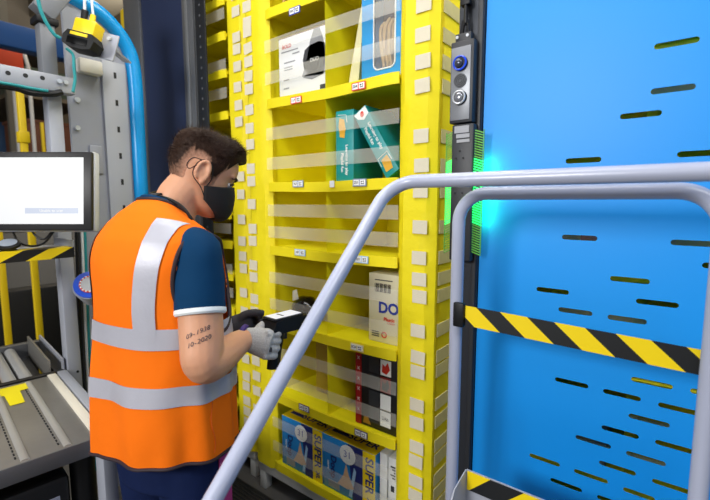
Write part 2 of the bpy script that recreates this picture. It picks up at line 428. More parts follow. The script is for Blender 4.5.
# blue doll carton with window, and the cream board leaning beside it
x0 = aty(362, 45, YB).x; x1 = XIR - .004; z1 = z0 + .335
t = thing('doll_box', 'blue carton with a rounded window showing blond hair, in the top right bin', 'box', ((x0 + x1) / 2, YB + .05, z0))
win = []
wx0, wx1, wz0, wz1, r = aty(374, 40, YB).x, min(aty(395.5, 40, YB).x, XIR - .012), z0 + .035, z0 + .305, .022
for (cx, cz, a0) in ((wx1 - r, wz1 - r, 0), (wx0 + r, wz1 - r, 90), (wx0 + r, wz0 + r, 180), (wx1 - r, wz0 + r, 270)):
    win += [(cx + r * math.cos(R_(a0 + k * 15)), cz + r * math.sin(R_(a0 + k * 15))) for k in range(7)]
me = plate_holes([(x0, z0), (x1, z0), (x1, z1), (x0, z1)], [win], .001)
me.transform(Matrix(((1, 0, 0, -ORG[t.name].x), (0, 0, -1, YB - ORG[t.name].y), (0, 1, 0, -ORG[t.name].z), (0, 0, 0, 1))))
BOXB = mat('mid_blue_card', '2b93d0', .4, var=.06, vscale=25); setmat(me, BOXB); link('front_panel', me, t)
b = MB(); b.box(x0, x0 + .003, YB, YB + .09, z0, z1); b.box(x1 - .003, x1, YB, YB + .09, z0, z1); b.box(x0, x1, YB + .087, YB + .09, z0, z1); b.box(x0, x1, YB, YB + .09, z1 - .003, z1); b.box(x0, x1, YB, YB + .09, z0, z0 + .003)
part('carton', b, BOXB, t, 0)
part('window_border', MB().tube([(p[0], YB - .002, p[1]) for p in win + [win[0]]], .003, 6), WHITE, t)
part('window_film', MB().prism([(p[0], YB + .002, p[1]) for p in win], (0, .0005, 0)), mat('clear_film', 'ffffff', .08, var=0, alpha=.10), t, 0)
part('backing_card', MB().box(wx0 - .01, wx1 + .01, YB + .075, YB + .08, z0 + .01, z1 - .01), mat('dark_brown_card', '4a2a1c', .7), t)
HB = mat('blond_hair', 'b99a63', .5, var=.35, vscale=40)
for k in range(15):
    q = k / 14; xx = wx0 + (wx1 - wx0) * (.22 + .6 * q) ; yy = YB + .02 + .03 * ((k * 7) % 5) / 5
    part('hair_lock', MB().tube(bez([(xx + .01, yy + .01, wz1 - .08 - .03 * abs(q - .4)), (xx - .004, yy, wz0 + .15), (xx + .01 * math.sin(k), yy, wz0 + .07), (xx + .014 * math.cos(k * 2), yy, wz0 + .012)], 4), [.004] + [.0065] * 8 + [.005] * 3 + [.002], 6), HB, t)
text('lettering', 'Le', .02, (x0 + .02, YB - .002, z1 - .03), RX, UZ, WHITE, t)
a0, a1 = aty(348, 83, YB + .02), aty(361, 15, YB + .02)
solo('board_sheet', MB().prism([(a0.x, YB + .02, z0), (a0.x + .052, YB + .02, z0), (x0 - .003, YB + .02, z1 - .02), (x0 - .012, YB + .02, z1 - .015)], (0, .16, 0)),
     mat('cream_card', 'dcd6a6', .6), 'cream card board leaning against the blue doll carton', 'board')
# teal books
z0 = shelf_top(2)
TEAL = mat('teal_cover', '128f93', .4, var=.05, vscale=20); TEALD = mat('dark_teal_cover', '14585a', .45, var=.2, vscale=14)
GOLD = mat('gold_print', 'e0a92e', .5, var=.1, vscale=60)
x0 = aty(336, 150, YB).x; x1 = aty(353.5, 150, YB).x; z1 = z0 + .283
t = thing('picture_book', 'teal boxed book standing upright at the left of its bin', 'book', ((x0 + x1) / 2, YB + .1, z0), 'teal boxed books')
part('cover', MB().box(x0, x1, YB, YB + .21, z0, z1, .002), TEAL, t)
part('spine_emblem', MB().prism([(x0 + .02, YB - .0015, z1 - .03), (x0 + .045, YB - .0015, z1 - .036), (x0 + .052, YB - .0015, z1 - .075), (x0 + .046, YB - .0015, z1 - .11), (x0 + .022, YB - .0015, z1 - .105), (x0 + .016, YB - .0015, z1 - .06)], (0, .001, 0)), GOLD, t, 0)
part('emblem_frame', MB().tube([(x0 + .012, YB - .001, z1 - .016), (x0 + .055, YB - .001, z1 - .020), (x0 + .06, YB - .001, z1 - .05)], .0015, 5), WHITE, t)
text('lettering', 'Learning to play', .019, ((x0 + x1) / 2 + .012, YB - .001, z0 + .085), (0, 0, -1), RX, WHITE, t, bold=.0004)
text('lettering', 'Playful fun', .019, ((x0 + x1) / 2 - .012, YB - .001, z0 + .075), (0, 0, -1), RX, WHITE, t, bold=.0004)
qa = [aty(u, v, YB) for (u, v) in ((383, 178), (354, 122), (368, 104), (398, 166))]
ax = (qa[1] - qa[0]).normalized(); pr = V((ax.z, 0, -ax.x))
wd = .066; ln = .300
lo = V((qa[0].x, YB, z0 + .002)); 
if pr.x < 0: pr = -pr
cen = lo + ax * ln / 2 + pr * wd / 2
dz = z0 + .002 - min((cen + ax * sa * ln / 2 + pr * sb * wd / 2).z for sa in (-1, 1) for sb in (-1, 1)); cen.z += dz; cen.x += .016
t = thing('picture_book', 'teal boxed book leaning at a slant to the left', 'book', (cen.x, YB + .1, z0), 'teal boxed books')
part('cover', MB().obox(cen + V((0, .10, 0)), pr * wd / 2, V((0, .10, 0)), ax * ln / 2, .002), TEAL, t)
yv = V((0, -.0012, 0))
e = cen + ax * (ln / 2 - .022) + yv
part('spine_corner', MB().prism([e + pr * -.031 + ax * .018, e + pr * .031 + ax * .018, e + pr * .031 - ax * .014, e - ax * .024, e + pr * -.024 - ax * .006], (0, .001, 0)), WHITE, t, 0)
part('spine_emblem', MB().ellipsoid(e + pr * .004 - ax * .001 + yv, .009, .001, .012), RED, t)
text('lettering', 'Learning to play', .019, cen + pr * .012 + ax * .02 + yv, -ax, pr, WHITE, t, bold=.0004)
text('lettering', 'Playful fun', .019, cen - pr * .013 + ax * .035 + yv, -ax, pr, WHITE, t, bold=.0004)
e = cen - ax * (ln / 2 - .05) + yv
part('spine_badge', MB().prism([e + pr * x + ax * z for x, z in ((-.02, -.028), (.014, -.03), (.02, 0), (.016, .028), (-.016, .022))], (0, .001, 0)), GOLD, t, 0)
part('badge_frame', MB().tube([e + pr * x + ax * z for x, z in ((-.027, .0), (-.027, .035), (.024, .037), (.027, 0))], .0015, 5), WHITE, t)
# a third lies flat-on behind them
xb0, xb1 = x1 + .008, XIR - .02
t = solo('picture_book', MB().box(xb0, xb1, YB + .23, YB + .27, z0, z0 + .27, .002), TEALD, 'dark teal picture book standing at the back behind the slanted one', 'book', group='teal boxed books')
# wood and fabric goods in the upper left bin (its bottom edge peeks into view)
z0 = shelf_top(0)
t = thing('straw_bundle', 'bundle of straw stalks in the uppermost left bin', 'straw bundle', ((XIL + XD) / 2, YB + .08, z0))
STR = mat('straw', 'c9a55a', .7, var=.25, vscale=30)
for k in range(16):
    x = XIL + .05 + k * .0165; part('stalk', MB().tube([(x, YB + .03 + .02 * (k % 3), z0), (x + .006 * math.sin(k), YB + .05, z0 + .16), (x + .012 * math.cos(k), YB + .06, z0 + .24)], .0085, 7), STR, t)
# black packet in the middle left bin
z0 = shelf_top(4)
a = aty(303, 305, YB + .05)
b = MB(); rnd = random.Random(3); n = 18
rings = []
for i in range(9):
    ph = i / 8; w = .055 * math.sin(math.pi * min(.97, max(.03, ph))) ** .5
    rings.append([V((a.x - .075 + .15 * ph, YB + .07 + w * math.cos(2 * math.pi * j / n) * (1 + .25 * rnd.random()), z0 + .062 + .058 * math.sin(math.pi * min(.96, max(.04, ph))) ** .4 * math.sin(2 * math.pi * j / n) * (1 + .12 * rnd.random()))) for j in range(n)])
mn = min(p.z for r_ in rings for p in r_)
for r_ in rings:
    for p in r_: p.z += z0 - mn
b.loft(rings)
t = thing('plastic_packet', 'crumpled glossy black plastic packet in a left bin above the scanner', 'packet', (a.x, YB + .07, z0))
part('wrapper', b, mat('glossy_black_film', '0d0d10', .12, var=.1), t, 60)
part('packet_seal', MB().prism([(a.x - .05, YB + .03, z0 + .10), (a.x - .01, YB + .03, z0 + .115), (a.x - .02, YB + .03, z0 + .16), (a.x - .048, YB + .03, z0 + .15)], (0, .001, 0)), mat('clear_seal', 'e8e8da', .2, alpha=.5), t, 0)
# cream carton printed DO
x0 = aty(369, 300, YB + .03).x; x1 = XIR - .004; zt = z0 + .285; yb = YB + .03
t = thing('cream_carton', 'cream carton printed DO in blue, in the right bin', 'box', ((x0 + x1) / 2, yb + .1, z0))
part('carton', MB().box(x0, x1, yb, yb + .2, z0, zt, .002), mat('cream_box_card', 'e9e3c2', .5, var=.03), t)
text('lettering', 'DO', .062, (aty(386, 312, yb).x + .012, yb - .001, aty(388, 309, yb).z), RX, UZ, BLUEPR, t, bold=.002)
text('lettering', 'Plastic', .021, (aty(388, 318, yb).x + .006, yb - .001, aty(388, 320, yb).z), RX, UZ, RED, t, bold=.0006)
text('lettering', 'Clean', .016, (aty(391, 323, yb).x, yb - .001, aty(390, 323.5, yb).z), RX, UZ, RED, t)
bx0, bz = aty(375, 288, yb).x, aty(375, 287, yb).z
for k in range(13):
    part('barcode_bar', MB().box(bx0 + k * .0062, bx0 + k * .0062 + (.0042 if k % 3 else .0025), yb - .0012, yb - .0002, bz - .018, bz + .018), BLACKM, t, 0)
part('print_line', MB().box(bx0, bx0 + .085, yb - .0012, yb - .0002, bz + .030, bz + .034), mat('dark_grey_print', ''), t, 0)
bz2 = aty(375, 330, yb).z
for k in range(3): part('print_line', MB().box(bx0 - .015, bx0 + .022, yb - .0012, yb - .0002, bz2 - .006 - k * .009, bz2 - .002 - k * .009), mat('dark_grey_print', ''), t, 0)
part('printed_ring', MB().ring((bx0 + .047, yb - .001, bz2 - .012), (0, 1, 0), .011, .0022), RED, t)
# tan carton, lower left bin
z0 = shelf_top(5)
x0 = aty(316, 365, YB + .12).x
t = thing('tan_carton', 'tan carton tucked against the divider in the lower left bin', 'box', ((x0 + XD) / 2, YB + .2, z0))
part('carton', MB().box(x0, XD - .016, YB + .12, YB + .3, z0, z0 + .25, .002), mat('ochre_card', 'b39a3d', .6), t)
part('carton_label', MB().box(XD - .05, XD - .018, YB + .1185, YB + .1195, z0 + .06, z0 + .10), PAPER, t)
# black tool carton with red edge
x0 = aty(356, 390, YB).x; x1 = XIR - .004; zt = z0 + .318
t = thing('tool_carton', 'black carton with a red edge and small printed pictures', 'box', ((x0 + x1) / 2, YB + .1, z0))
part('carton', MB().box(x0, x1, YB, YB + .22, z0, zt, .002), mat('black_card', '17171a', .4, var=.15, vscale=20), t)
xr = aty(361.5, 390, YB).x
part('red_edge', MB().box(x0 - .001, xr, YB - .0015, YB + .1, z0, zt), mat('deep_red_print', 'a81616', .45), t)
for k in range(6): text('lettering', 'X', .02, ((x0 + xr) / 2, YB - .002, zt - .03 - k * .045), RX, UZ, WHITE, t)
xa, xb, xc, xd = aty(369, 390, YB).x, aty(379, 390, YB).x, aty(380.5, 390, YB).x, aty(391, 390, YB).x
for k in range(4):
    zz = zt - .012 - k * .072
    part('dark_picture', MB().box(xa, xb, YB - .0015, YB - .0005, zz - .064, zz), mat('charcoal_print', '34363a', .5, var=.2, vscale=60), t, 0)
    w = part('picture', MB().box(xc, xd, YB - .0015, YB - .0005, zz - .064, zz), WHITE if k in (0, 2, 3) else mat('red_black_print', '7c1d16', .5), t, 0)
    if k < 2:
        part('pictured_tool', MB().prism([(xc + (xd - xc) * p, YB - .0022, zz - .064 + .064 * q) for p, q in ((.15, .2), (.6, .1), (.9, .45), (.7, .9), (.45, .6), (.2, .75))], (0, .0006, 0)), RED if k == 0 else BLACKM, w, 0)
    if k == 3: text('lettering', '2Ah', .02, ((xc + xd) / 2, YB - .0022, zz - .03), RX, UZ, BLACKM, w)
part('lower_picture', MB().prism([(xr + .01, YB - .0015, z0 + .012), (xr + .05, YB - .0015, z0 + .012), (xr + .035, YB - .0015, z0 + .045), (xr + .015, YB - .0015, z0 + .04)], (0, .001, 0)), mat('amber_print', 'b3842a', .5), t, 0)
# two blue SUPER cartons in the bottom row
z0 = shelf_top(6)
SBL = mat('bright_blue_print', '1f86cf', .32, var=.12, vscale=14)
def super_carton(x0, x1, lab):
    zt = z0 + .252; y0 = YB - .012; w = x1 - x0; h = zt - z0
    t = thing('diaper_carton', lab, 'box', ((x0 + x1) / 2, y0 + .1, z0), 'blue and yellow SUPER cartons')
    part('carton', MB().box(x0, x1, y0, y0 + .26, z0, zt, .003), SBL, t)
    part('top_print', MB().box(x0 + .002, x1 - .002, y0 + .002, y0 + .255, zt - .001, zt + .0012), YEL if False else mat('yellow_print', 'f2d40e', .4, var=.03), t, 0)
    F = lambda p, q, d=.0: V((x0 + w * p, y0 - .0012 - d, z0 + h * q))
    part('navy_panel_print', MB().prism([F(.60, 0), F(.78, 0), F(.78, 1), F(.50, 1)], (0, .001, 0)), NAVYPR, t, 0)
    part('yellow_strip', MB().prism([F(.78, 0, .0003), F(1, 0, .0003), F(1, 1, .0003), F(.78, 1, .0003)], (0, .001, 0)), mat('yellow_print', ''), t, 0)
    part('printed_bird', MB().prism([F(.30, .18, .0004), (F(.42, .40, .0004)), F(.47, .62, .0004), F(.52, .42, .0004), F(.62, .22, .0004), F(.5, .16, .0004)], (0, .001, 0)), mat('peach_print', 'd8b089', .5), t, 0)
    part('pale_wave', MB().prism([F(.52, .05, .0002), F(.58, .05, .0002), F(.66, .55, .0002), F(.62, .62, .0002)], (0, .001, 0)), LBLUE, t, 0)
    part('round_badge', MB().disc(F(.50, .80, .002), (0, 1, 0), w * .15, .001), WHITE, t)
    text('lettering', '31', .045, F(.50, .80, .003), RX, UZ, BLUEPR, t)
    text('lettering', 'SUPER', .058, F(.895, .60, .0015), (0, 0, -1), RX, NAVYPR, t, bold=.0012)
    text('lettering', 'XL', .03, F(.895, .13, .0015), (0, 0, -1), RX, NAVYPR, t, bold=.0008)
    text('lettering', 'Doop', .046, F(.22, .45, .001), (0, 0, -1), RX, NAVYPR, t, bold=.001)
    text('lettering', 'natural', .016, F(.12, .45, .001), (0, 0, -1), RX, WHITE, t)
    part('barcode', MB().box(x0 + w * .12, x0 + w * .34, y0 - .0018, y0 - .0008, z0 + .012, z0 + .045), mat('pale_grey_print', ''), t, 0)
    text('lettering', 'SUPER', .058, (x0 + w * .66, y0 + .055, zt + .0022), RX, V((0, 1, 0)), NAVYPR, t, bold=.0012)
    part('top_stripe', MB().box(x0 + .02, x0 + w * .38, y0 + .04, y0 + .062, zt + .001, zt + .0018), NAVYPR, t, 0)
    return t
xs = [aty(284, 440, YB).x, aty(324.6, 450, YB).x, aty(377, 470, YB).x]
super_carton(xs[0], xs[1] - .003, 'blue and yellow SUPER carton at the left of the bottom bin')
super_carton(xs[1], xs[2], 'blue and yellow SUPER carton beside the white slab, right of its twin')
solo('white_slab', MB().box(xs[2] + .014, xs[2] + .05, YB, YB + .2, z0, z0 + .27, .003), PAPER, 'thin plain white box beside the blue cartons', 'box')
x0 = xs[2] + .056
t = thing('white_packet', 'white box with a barcode panel at the right end of the bottom bin', 'box', (x0 + .06, YB + .1, z0))
part('carton', MB().box(x0, XIR - .004, YB, YB + .2, z0, z0 + .265, .003), PAPER, t)
for k in range(5): part('barcode_bar', MB().box(x0 + .012 + (k % 3) * .008, x0 + .035, YB - .0012, YB - .0003, z0 + .225 - k * .012, z0 + .231 - k * .012), BLACKM, t, 0)
part('barcode', MB().box(x0 + .014, x0 + .03, YB - .0012, YB - .0003, z0 + .12, z0 + .145), mat('dark_grey_print', ''), t, 0)
# a few goods seen through the slots of the blue panel
for k, (x, zi, c, lab) in enumerate(((-.30, 3, 'b02a2a', 'red box glimpsed through a slot of the blue panel'), (.02, 4, '8b8b86', 'grey box on the pod behind the blue panel'), (-.30, 5, '6b6f78', 'slate grey box low on the pod behind the blue panel'))):
    z = LIPS[zi] + LIPH - .0045
    g = MB().box(x, x + .12, YP + .31, YP + .45, z, z + .2, .003)
    solo('hidden_carton', g, mat('slot_card_%d' % k, c, .6), lab, 'box')
# ================================================================== BLUE PANEL AND SENSOR POST
YPAN = 1.28
xl = aty(481.5, 204, YPAN).x; xr = 1.6
slots_px = [(654, 47.5, 700, 38.7), (650.5, 92.6, 696, 85.6), (620, 117, 662, 112.5), (565.6, 161.5, 601.5, 159), (677, 155, 726, 151.5),
            (562, 237, 597.5, 238.5), (670.5, 242, 716, 244.5), (702, 265, 745, 268), (610, 278, 650, 282), (536.5, 289, 569, 292.5), (636, 300.5, 679, 306),
            (558.5, 309, 592.5, 314), (607.5, 317, 647, 322), (555, 379, 588.5, 386.5), (631, 379.5, 673, 386.5), (690, 391, 735, 399), (603, 391, 641, 399), (658, 404.5, 699, 413.5),
            (628.5, 415.5, 670, 425.5), (601.5, 427, 639, 437), (575.5, 437, 611, 446.5), (655, 441.5, 697, 453), (626, 453, 666, 464), (599, 462, 636, 474), (529.5, 454.5, 560, 465.5),
            (574, 470, 608, 482.5), (652, 480, 694, 494), (550.5, 479, 582, 491), (623, 488.5, 655, 500), (597, 496, 628, 508)]
holes = []
for (ua, va, ub, vb) in slots_px:
    a, b = aty(ua, va, YPAN), aty(ub, vb, YPAN); z = (a.z + b.z) / 2; r = .0068
    lp = [(b.x - r + r * math.cos(R_(t)), z + r * math.sin(R_(t))) for t in range(-90, 91, 30)] + [(a.x + r + r * math.cos(R_(t)), z + r * math.sin(R_(t))) for t in range(90, 271, 30)]
    holes.append(lp)
holes += [[(x + dx, z) for x, z in lp] for dx in (.52, 1.04) for lp in holes if max(x for x, z in lp) + dx < xr - .05]
panel = thing('blue_guard_panel', 'tall bright blue metal panel pierced with short horizontal slots', 'panel', (xl, YPAN, 0))
me = plate_holes([(xl, .02), (xr, .02), (xr, 2.9), (xl, 2.9)], holes, .0015)
me.transform(Matrix(((1, 0, 0, -xl), (0, 0, -1, 0), (0, 1, 0, 0), (0, 0, 0, 1)))); setmat(me, BLUEP); link('sheet', me, panel)
part('edge_flange', MB().box(xl - .002, xl + .002, YPAN, YPAN + .03, .02, 2.9), BLUEP, panel)
part('side_flange', MB().box(xr - .002, xr + .002, YPAN, YPAN + .03, .0, 2.9), BLUEP, panel)
part('foot', MB().box(xl, xr, YPAN, YPAN + .03, 0, .03), BLUEP, panel)
# dark post between pod and panel
pl = aty(456, 204, YPAN).x
post = thing('frame_post', 'dark charcoal frame post along the left edge of the blue panel', 'post', (pl, YPAN, 0))
part('upright', MB().box(pl, xl - .004, YPAN - .012, YPAN + .05, 0, 2.95, .004), DARK, post)
part('channel_lip', MB().box(xl - .022, xl - .006, YPAN - .018, YPAN - .0125, 0, 2.95, .002), DARKP, post)
part('base_plate', MB().box(pl - .01, xl - .004, YPAN - .011, YPAN + .049, 0, .01), DARK, post)
# sensor unit
ys = YPAN - .05
c0 = aty(451, 43, ys); c1 = aty(472, 120, ys); sx0, sx1 = c0.x, c1.x; sz1, sz0 = c0.z, c1.z - .004
yf = YPAN - .020
sen = thing('sensor_unit', 'slim grey sensor unit with two round lenses, mounted high on the dark post', 'sensor', ((sx0 + sx1) / 2, yf, sz0))
part('housing', MB().box(sx0, sx1, ys, yf, sz0, sz1, .004), DARKP, sen)
part('face_plate', MB().box(sx0 + .004, sx1 - .008, ys - .003, ys + .001, sz0 + .008, sz1 - .018, .001), GREYP, sen)
xm = (sx0 + sx1) / 2 - .002
def zpx(v): return aty(460, v, ys).z
l1 = part('camera_lens', MB().disc((xm, ys - .011, zpx(64)), (0, 1, 0), .0215, .009, 28), BLACK, sen, label='blue rimmed camera lens')
part('lens_ring', MB().ring((xm, ys - .011, zpx(64)), (0, 1, 0), .019, .003), mat('blue_lens_ring', '2347c8', .2, emit=.25), l1)
part('lens_dome', MB().ellipsoid((xm - .002, ys - .013, zpx(64)), .013, .008, .013), mat('lens_glass', '4c5060', .12, .4), l1)
l2 = part('speaker_grille', MB().disc((xm, ys - .006, zpx(81)), (0, 1, 0), .020, .004, 28), mat('grille_grey', '55585e', .6), sen)
for a in range(3):
    part('grille_ring', MB().ring((xm, ys - .0065, zpx(81)), (0, 1, 0), .006 + a * .005, .0012, 24, 6), DARKP, l2)
l3 = part('round_lens', MB().disc((xm, ys - .010, zpx(98)), (0, 1, 0), .0215, .008, 28), BLACK, sen, label='chrome rimmed round lens')
part('lens_ring', MB().ring((xm, ys - .011, zpx(98)), (0, 1, 0), .018, .003), mat('chrome', 'c4c8ce', .3, .35), l3)
part('lens_dome', MB().ellipsoid((xm, ys - .012, zpx(98)), .013, .006, .015), mat('silver_glass', '9c9ea6', .1, .6), l3)
text('lettering', 'SENSOR', .006, (xm, ys - .0035, zpx(114)), RX, UZ, DARKP, sen) if False else None
part('top_bracket', MB().box(sx0 + .012, sx1 - .012, ys + .004, yf, sz1 - .002, sz1 + .022, .002), DARKP, sen)
for s in (-1, 1): part('bracket_bolt', MB().disc((xm + s * .016, ys + .001, sz1 + .012), (0, 1, 0), .0045, .004), mat('chrome', ''), sen)
part('cable', MB().tube(bez([(xm - .01, yf - .012, sz1 + .018), (xm - .004, yf - .012, sz1 + .06), (xm + .002, yf - .01, sz1 + .13), (xm + .003, yf - .01, 2.9)], 6), .006, 8), BLACK, sen)
part('cable', MB().tube(bez([(xm + .012, yf - .012, sz1 + .018), (xm + .008, yf - .012, sz1 + .06), (xm + .004, yf - .018, sz1 + .13), (xm + .006, yf - .018, 2.9)], 6), .005, 8), BLACK, sen)
part('cable_clip', MB().box(xm - .012, xm + .018, yf - .024, yf - .001, sz1 + .10, sz1 + .125, .003), BLACK, sen)
# light unit below with green mesh wings
c0 = aty(451.5, 124, ys); c1 = aty(469.5, 262, ys); gx0, gx1, gz1, gz0 = c0.x, c1.x, sz0 - .003, c1.z
lu = thing('light_unit', 'long black light unit with glowing green mesh wings on the dark post', 'light', ((gx0 + gx1) / 2, yf, gz0))
part('housing', MB().box(gx0, gx1, ys + .002, yf, gz0, gz1, .006), DARKP, lu)
for (va, vb, dx) in ((126, 133, .0), (134, 138, .006), (139.5, 142.5, .008)):
    part('type_plate', MB().box(gx0 + .010 + dx, gx1 - .014 + dx * .3, ys, ys + .003, zpx(vb), zpx(va)), mat('grey_sticker', '9a9ca2', .5), lu, 0)
for (dx, v) in ((.028, 151), (.016, 158), (.040, 158), (.016, 193), (.040, 193), (.028, 230)):
    part('screw', MB().disc((gx0 + dx, ys - .0005, zpx(v)), (0, 1, 0), .0028, .004, 10), BLACK, lu)
for nm, (wa, wb) in (('l', (443.5, 451)), ('r', (469.5, 481))):
    x0, x1 = aty(wa, 190, ys).x, aty(wb, 190, ys).x
    zt, zb = zpx(131), zpx(253); g = MB(); gl = MB(); k = 0; z = zb
    while z < zt - .004:
        lit = zpx(224) < z < zpx(161)
        (gl if lit else g).obox(((x0 + x1) / 2, ys + .012, z + .002), V((x1 - x0, 0, -.012 if nm == 'r' else .012)) / 2, (0, .0015, 0), (0, 0, .0016)); z += .0075
    g.box(x0, x0 + .0015, ys + .010, ys + .014, zb, zt); g.box(x1 - .0015, x1, ys + .010, ys + .014, zb, zt)
    tag(part('mesh_wing', g, mat('green_mesh', '5fae3c', .5), lu, 0), kind='stuff')
    tag(part('lit_mesh', gl, GREEN, lu, 0, label='glowing green section of the mesh wing'), kind='stuff')
    if 0: part('light_strip', MB().box(x0 + .001, x1 - .001, ys + .022, ys + .025, zpx(222), zpx(163)), mat('green_strip', '10e060', .5, var=0, emit=2.2), lu, 0)
gl_ = bpy.data.lights.new('green_glow', 'AREA'); gl_.shape = 'RECTANGLE'; gl_.size = .02; gl_.size_y = .2; gl_.energy = .22; gl_.color = (.05, 1, .35)
go = bpy.data.objects.new('green_glow', gl_); COL.objects.link(go)
go.location = (aty(478, 190, ys).x + .006, YPAN - .032, (zpx(224) + zpx(161)) / 2); go.rotation_euler = V((.55, 1, 0)).to_track_quat('-Z', 'Y').to_euler()

# ================================================================== RAILS, BELT, TOE TRAY
RTUBE = .0167
Y1 = .94
zr = aty(560, 176.5, Y1).z; xb = aty(391, 182, Y1).x
top = zr - RTUBE
path = fillet([(1.1, Y1, zr), (xb, Y1, zr), (xb, Y1 - zr / 1.02 + .0, 0.0)], .075, 10)
h = thing('stair_handrail', 'grey tubular handrail running level then slanting down to the lower left', 'handrail', (xb, Y1, 0))
part('rail_tube', MB().tube(path, RTUBE, 20), RAILP, h)
part('end_post', MB().tube([(1.1, Y1, zr + .01), (1.1, Y1, 0)], RTUBE, 16), RAILP, h)
part('foot_plate', MB().box(xb - .05, xb + .05, path[-1].y - .05, path[-1].y + .05, -.0, .008), STEELP, h)
Y2 = 1.06
z2 = aty(585, 192, Y2).z; xa = aty(455.8, 330, Y2).x; xc = aty(714, 330, Y2).x
g = thing('tubular_barrier', 'grey tubular barrier frame with rounded top corners before the blue panel', 'barrier', ((xa + xc) / 2, Y2, 0))
part('frame_tube', MB().tube(fillet([(xa, Y2, 0), (xa, Y2, z2), (xc, Y2, z2), (xc, Y2, 0)], .075, 10), RTUBE, 20), RAILP, g)
for x in (xa, xc): part('foot_plate', MB().box(x - .05, x + .05, Y2 - .05, Y2 + .05, 0, .008), STEELP, g)
# retractable hazard belt
pa_t, pa_b = aty(466.5, 303.5, Y2), aty(466.5, 323, Y2); pb_t, pb_b = aty(713, 355, Y2), aty(713, 381.5, Y2)
blt = thing('barrier_belt', 'black and yellow striped belt stretched across the barrier frame', 'belt', tuple((pa_t + pa_b) / 2))
n = 24; vs = []
hh = (pa_t.z - pa_b.z)
for k in range(n + 1):
    q = k / n; ct = pa_t.lerp(pb_t, q); cb = V((ct.x, ct.y, ct.z - hh)); y = Y2 - .022 + .044 * q
    vs += [(ct.x, y, ct.z), (ct.x, y, cb.z)]
wb = MB().add(vs, [(2 * k, 2 * k + 1, 2 * k + 3, 2 * k + 2) for k in range(n)])
STRB = stripes('belt_stripes', 'f7d800', '17191c',   .116, (1, 0, 0), (0, 0, 1.1), .52)
part('webbing', wb, STRB, blt)
part('belt_clip', MB().box(pa_t.x - .024, pa_t.x + .006, Y2 - .032, Y2 - .0172, pa_b.z - .006, pa_t.z + .006, .004), BLACK, blt)
part('belt_housing', MB().box(xc + .0170, xc + .05, Y2 - .03, Y2 + .02, pb_b.z - .01, pb_t.z + .01, .004), BLACK, blt)
# steel toe tray with hazard tape
YT = 1.02
tp = aty(466.5, 469.5, YT); zt = tp.z
tr = thing('toe_tray', 'grey steel tray with black and yellow tape along its back plate', 'tray', (tp.x, YT, zt - .3))
xe = .9
part('back_plate', MB().box(tp.x, xe, YT, YT + .004, zt - .30, zt), STEELP, tr)
part('hazard_tape', MB().box(tp.x + .003, xe, YT - .0012, YT - .0002, zt - .054, zt - .002), stripes('tape_stripes', 'f7d800', '17191c', .166, (1, 0, 0), (0, 0, -1.05), .5), tr, 0)
sp = [(tp.x, YT, zt), (tp.x, YT - .07, zt - .018), (tp.x, YT - .13, zt - .10), (tp.x, YT - .13, zt - .30), (tp.x, YT, zt - .30)]
part('side_plate', MB().prism(sp, (-.003, 0, 0)), STEELP, tr, 0)
part('tray_floor', MB().box(tp.x, xe, YT - .13, YT, zt - .303, zt - .299), STEEL, tr)
part('tray_leg', MB().box(tp.x + .0, tp.x + .04, YT - .06, YT - .02, 0, zt - .303), STEELP, tr)
part('tray_leg', MB().box(xe - .04, xe, YT - .06, YT - .02, 0, zt - .303), STEELP, tr)

# ================================================================== LEFT STATION
# guard posts around the next opening
YG = 1.30
def xg(u): return aty(u, 204, YG).x
def upright(name, ua, ub, m, lab, y0=YG, d=.06, z1=3.0):
    xa_, xb_ = xg(ua), xg(ub)
    t = thing(name, lab, 'post', ((xa_ + xb_) / 2, y0, 0)); part('profile', MB().box(xa_, xb_, y0, y0 + d, 0, z1, .004), m, t); return t, xa_, xb_
t, a, b = upright('grey_upright', 134, 149, STEELD, 'dull grey steel upright directly behind the blue tube')
for z in (2.08, 2.02, 1.42, 1.36):
    for dx in (.3, .6): part('bolt_slot', MB().box(a + (b - a) * dx - .004, a + (b - a) * dx + .004, YG - .001, YG + .001, z - .012, z + .012), BLACKM, t, 0)
t = thing('navy_panel', 'dark navy vertical panel between the grey upright and steel post', 'panel', ((xg(149.5) + xg(189) / 1) / 2, YG + .02, 0))
part('sheet', MB().box(xg(149.5), xg(189), YG + .012, YG + .03, 0, 3.0), NAVYP, t)
t, a, b = upright('steel_post', 189.5, 201.5, STEELD, 'dull steel channel post right of the navy panel', d=.012)
part('channel_rib', MB().box(a + (b - a) * .35, a + (b - a) * .55, YG - .010, YG, 0, 3.0, .002), mat('mid_steel', '8b8d90', .4, .6), t)
part('channel_rib', MB().box(b - .012, b, YG - .010, YG, 0, 3.0, .002), STEELD, t)
t, a, b = upright('perforated_post', 202, 211.5, mat('black_steel', '1c1e22', .5, .3), 'black post with a column of round holes beside the far pod', d=.010)
for k in range(58):
    part('punched_hole', MB().disc(((a + b) / 2, YG - .0012, .12 + k * .05), (0, 1, 0), .006, .0024, 10), mat('hole_grey', '56585c', .6), t)
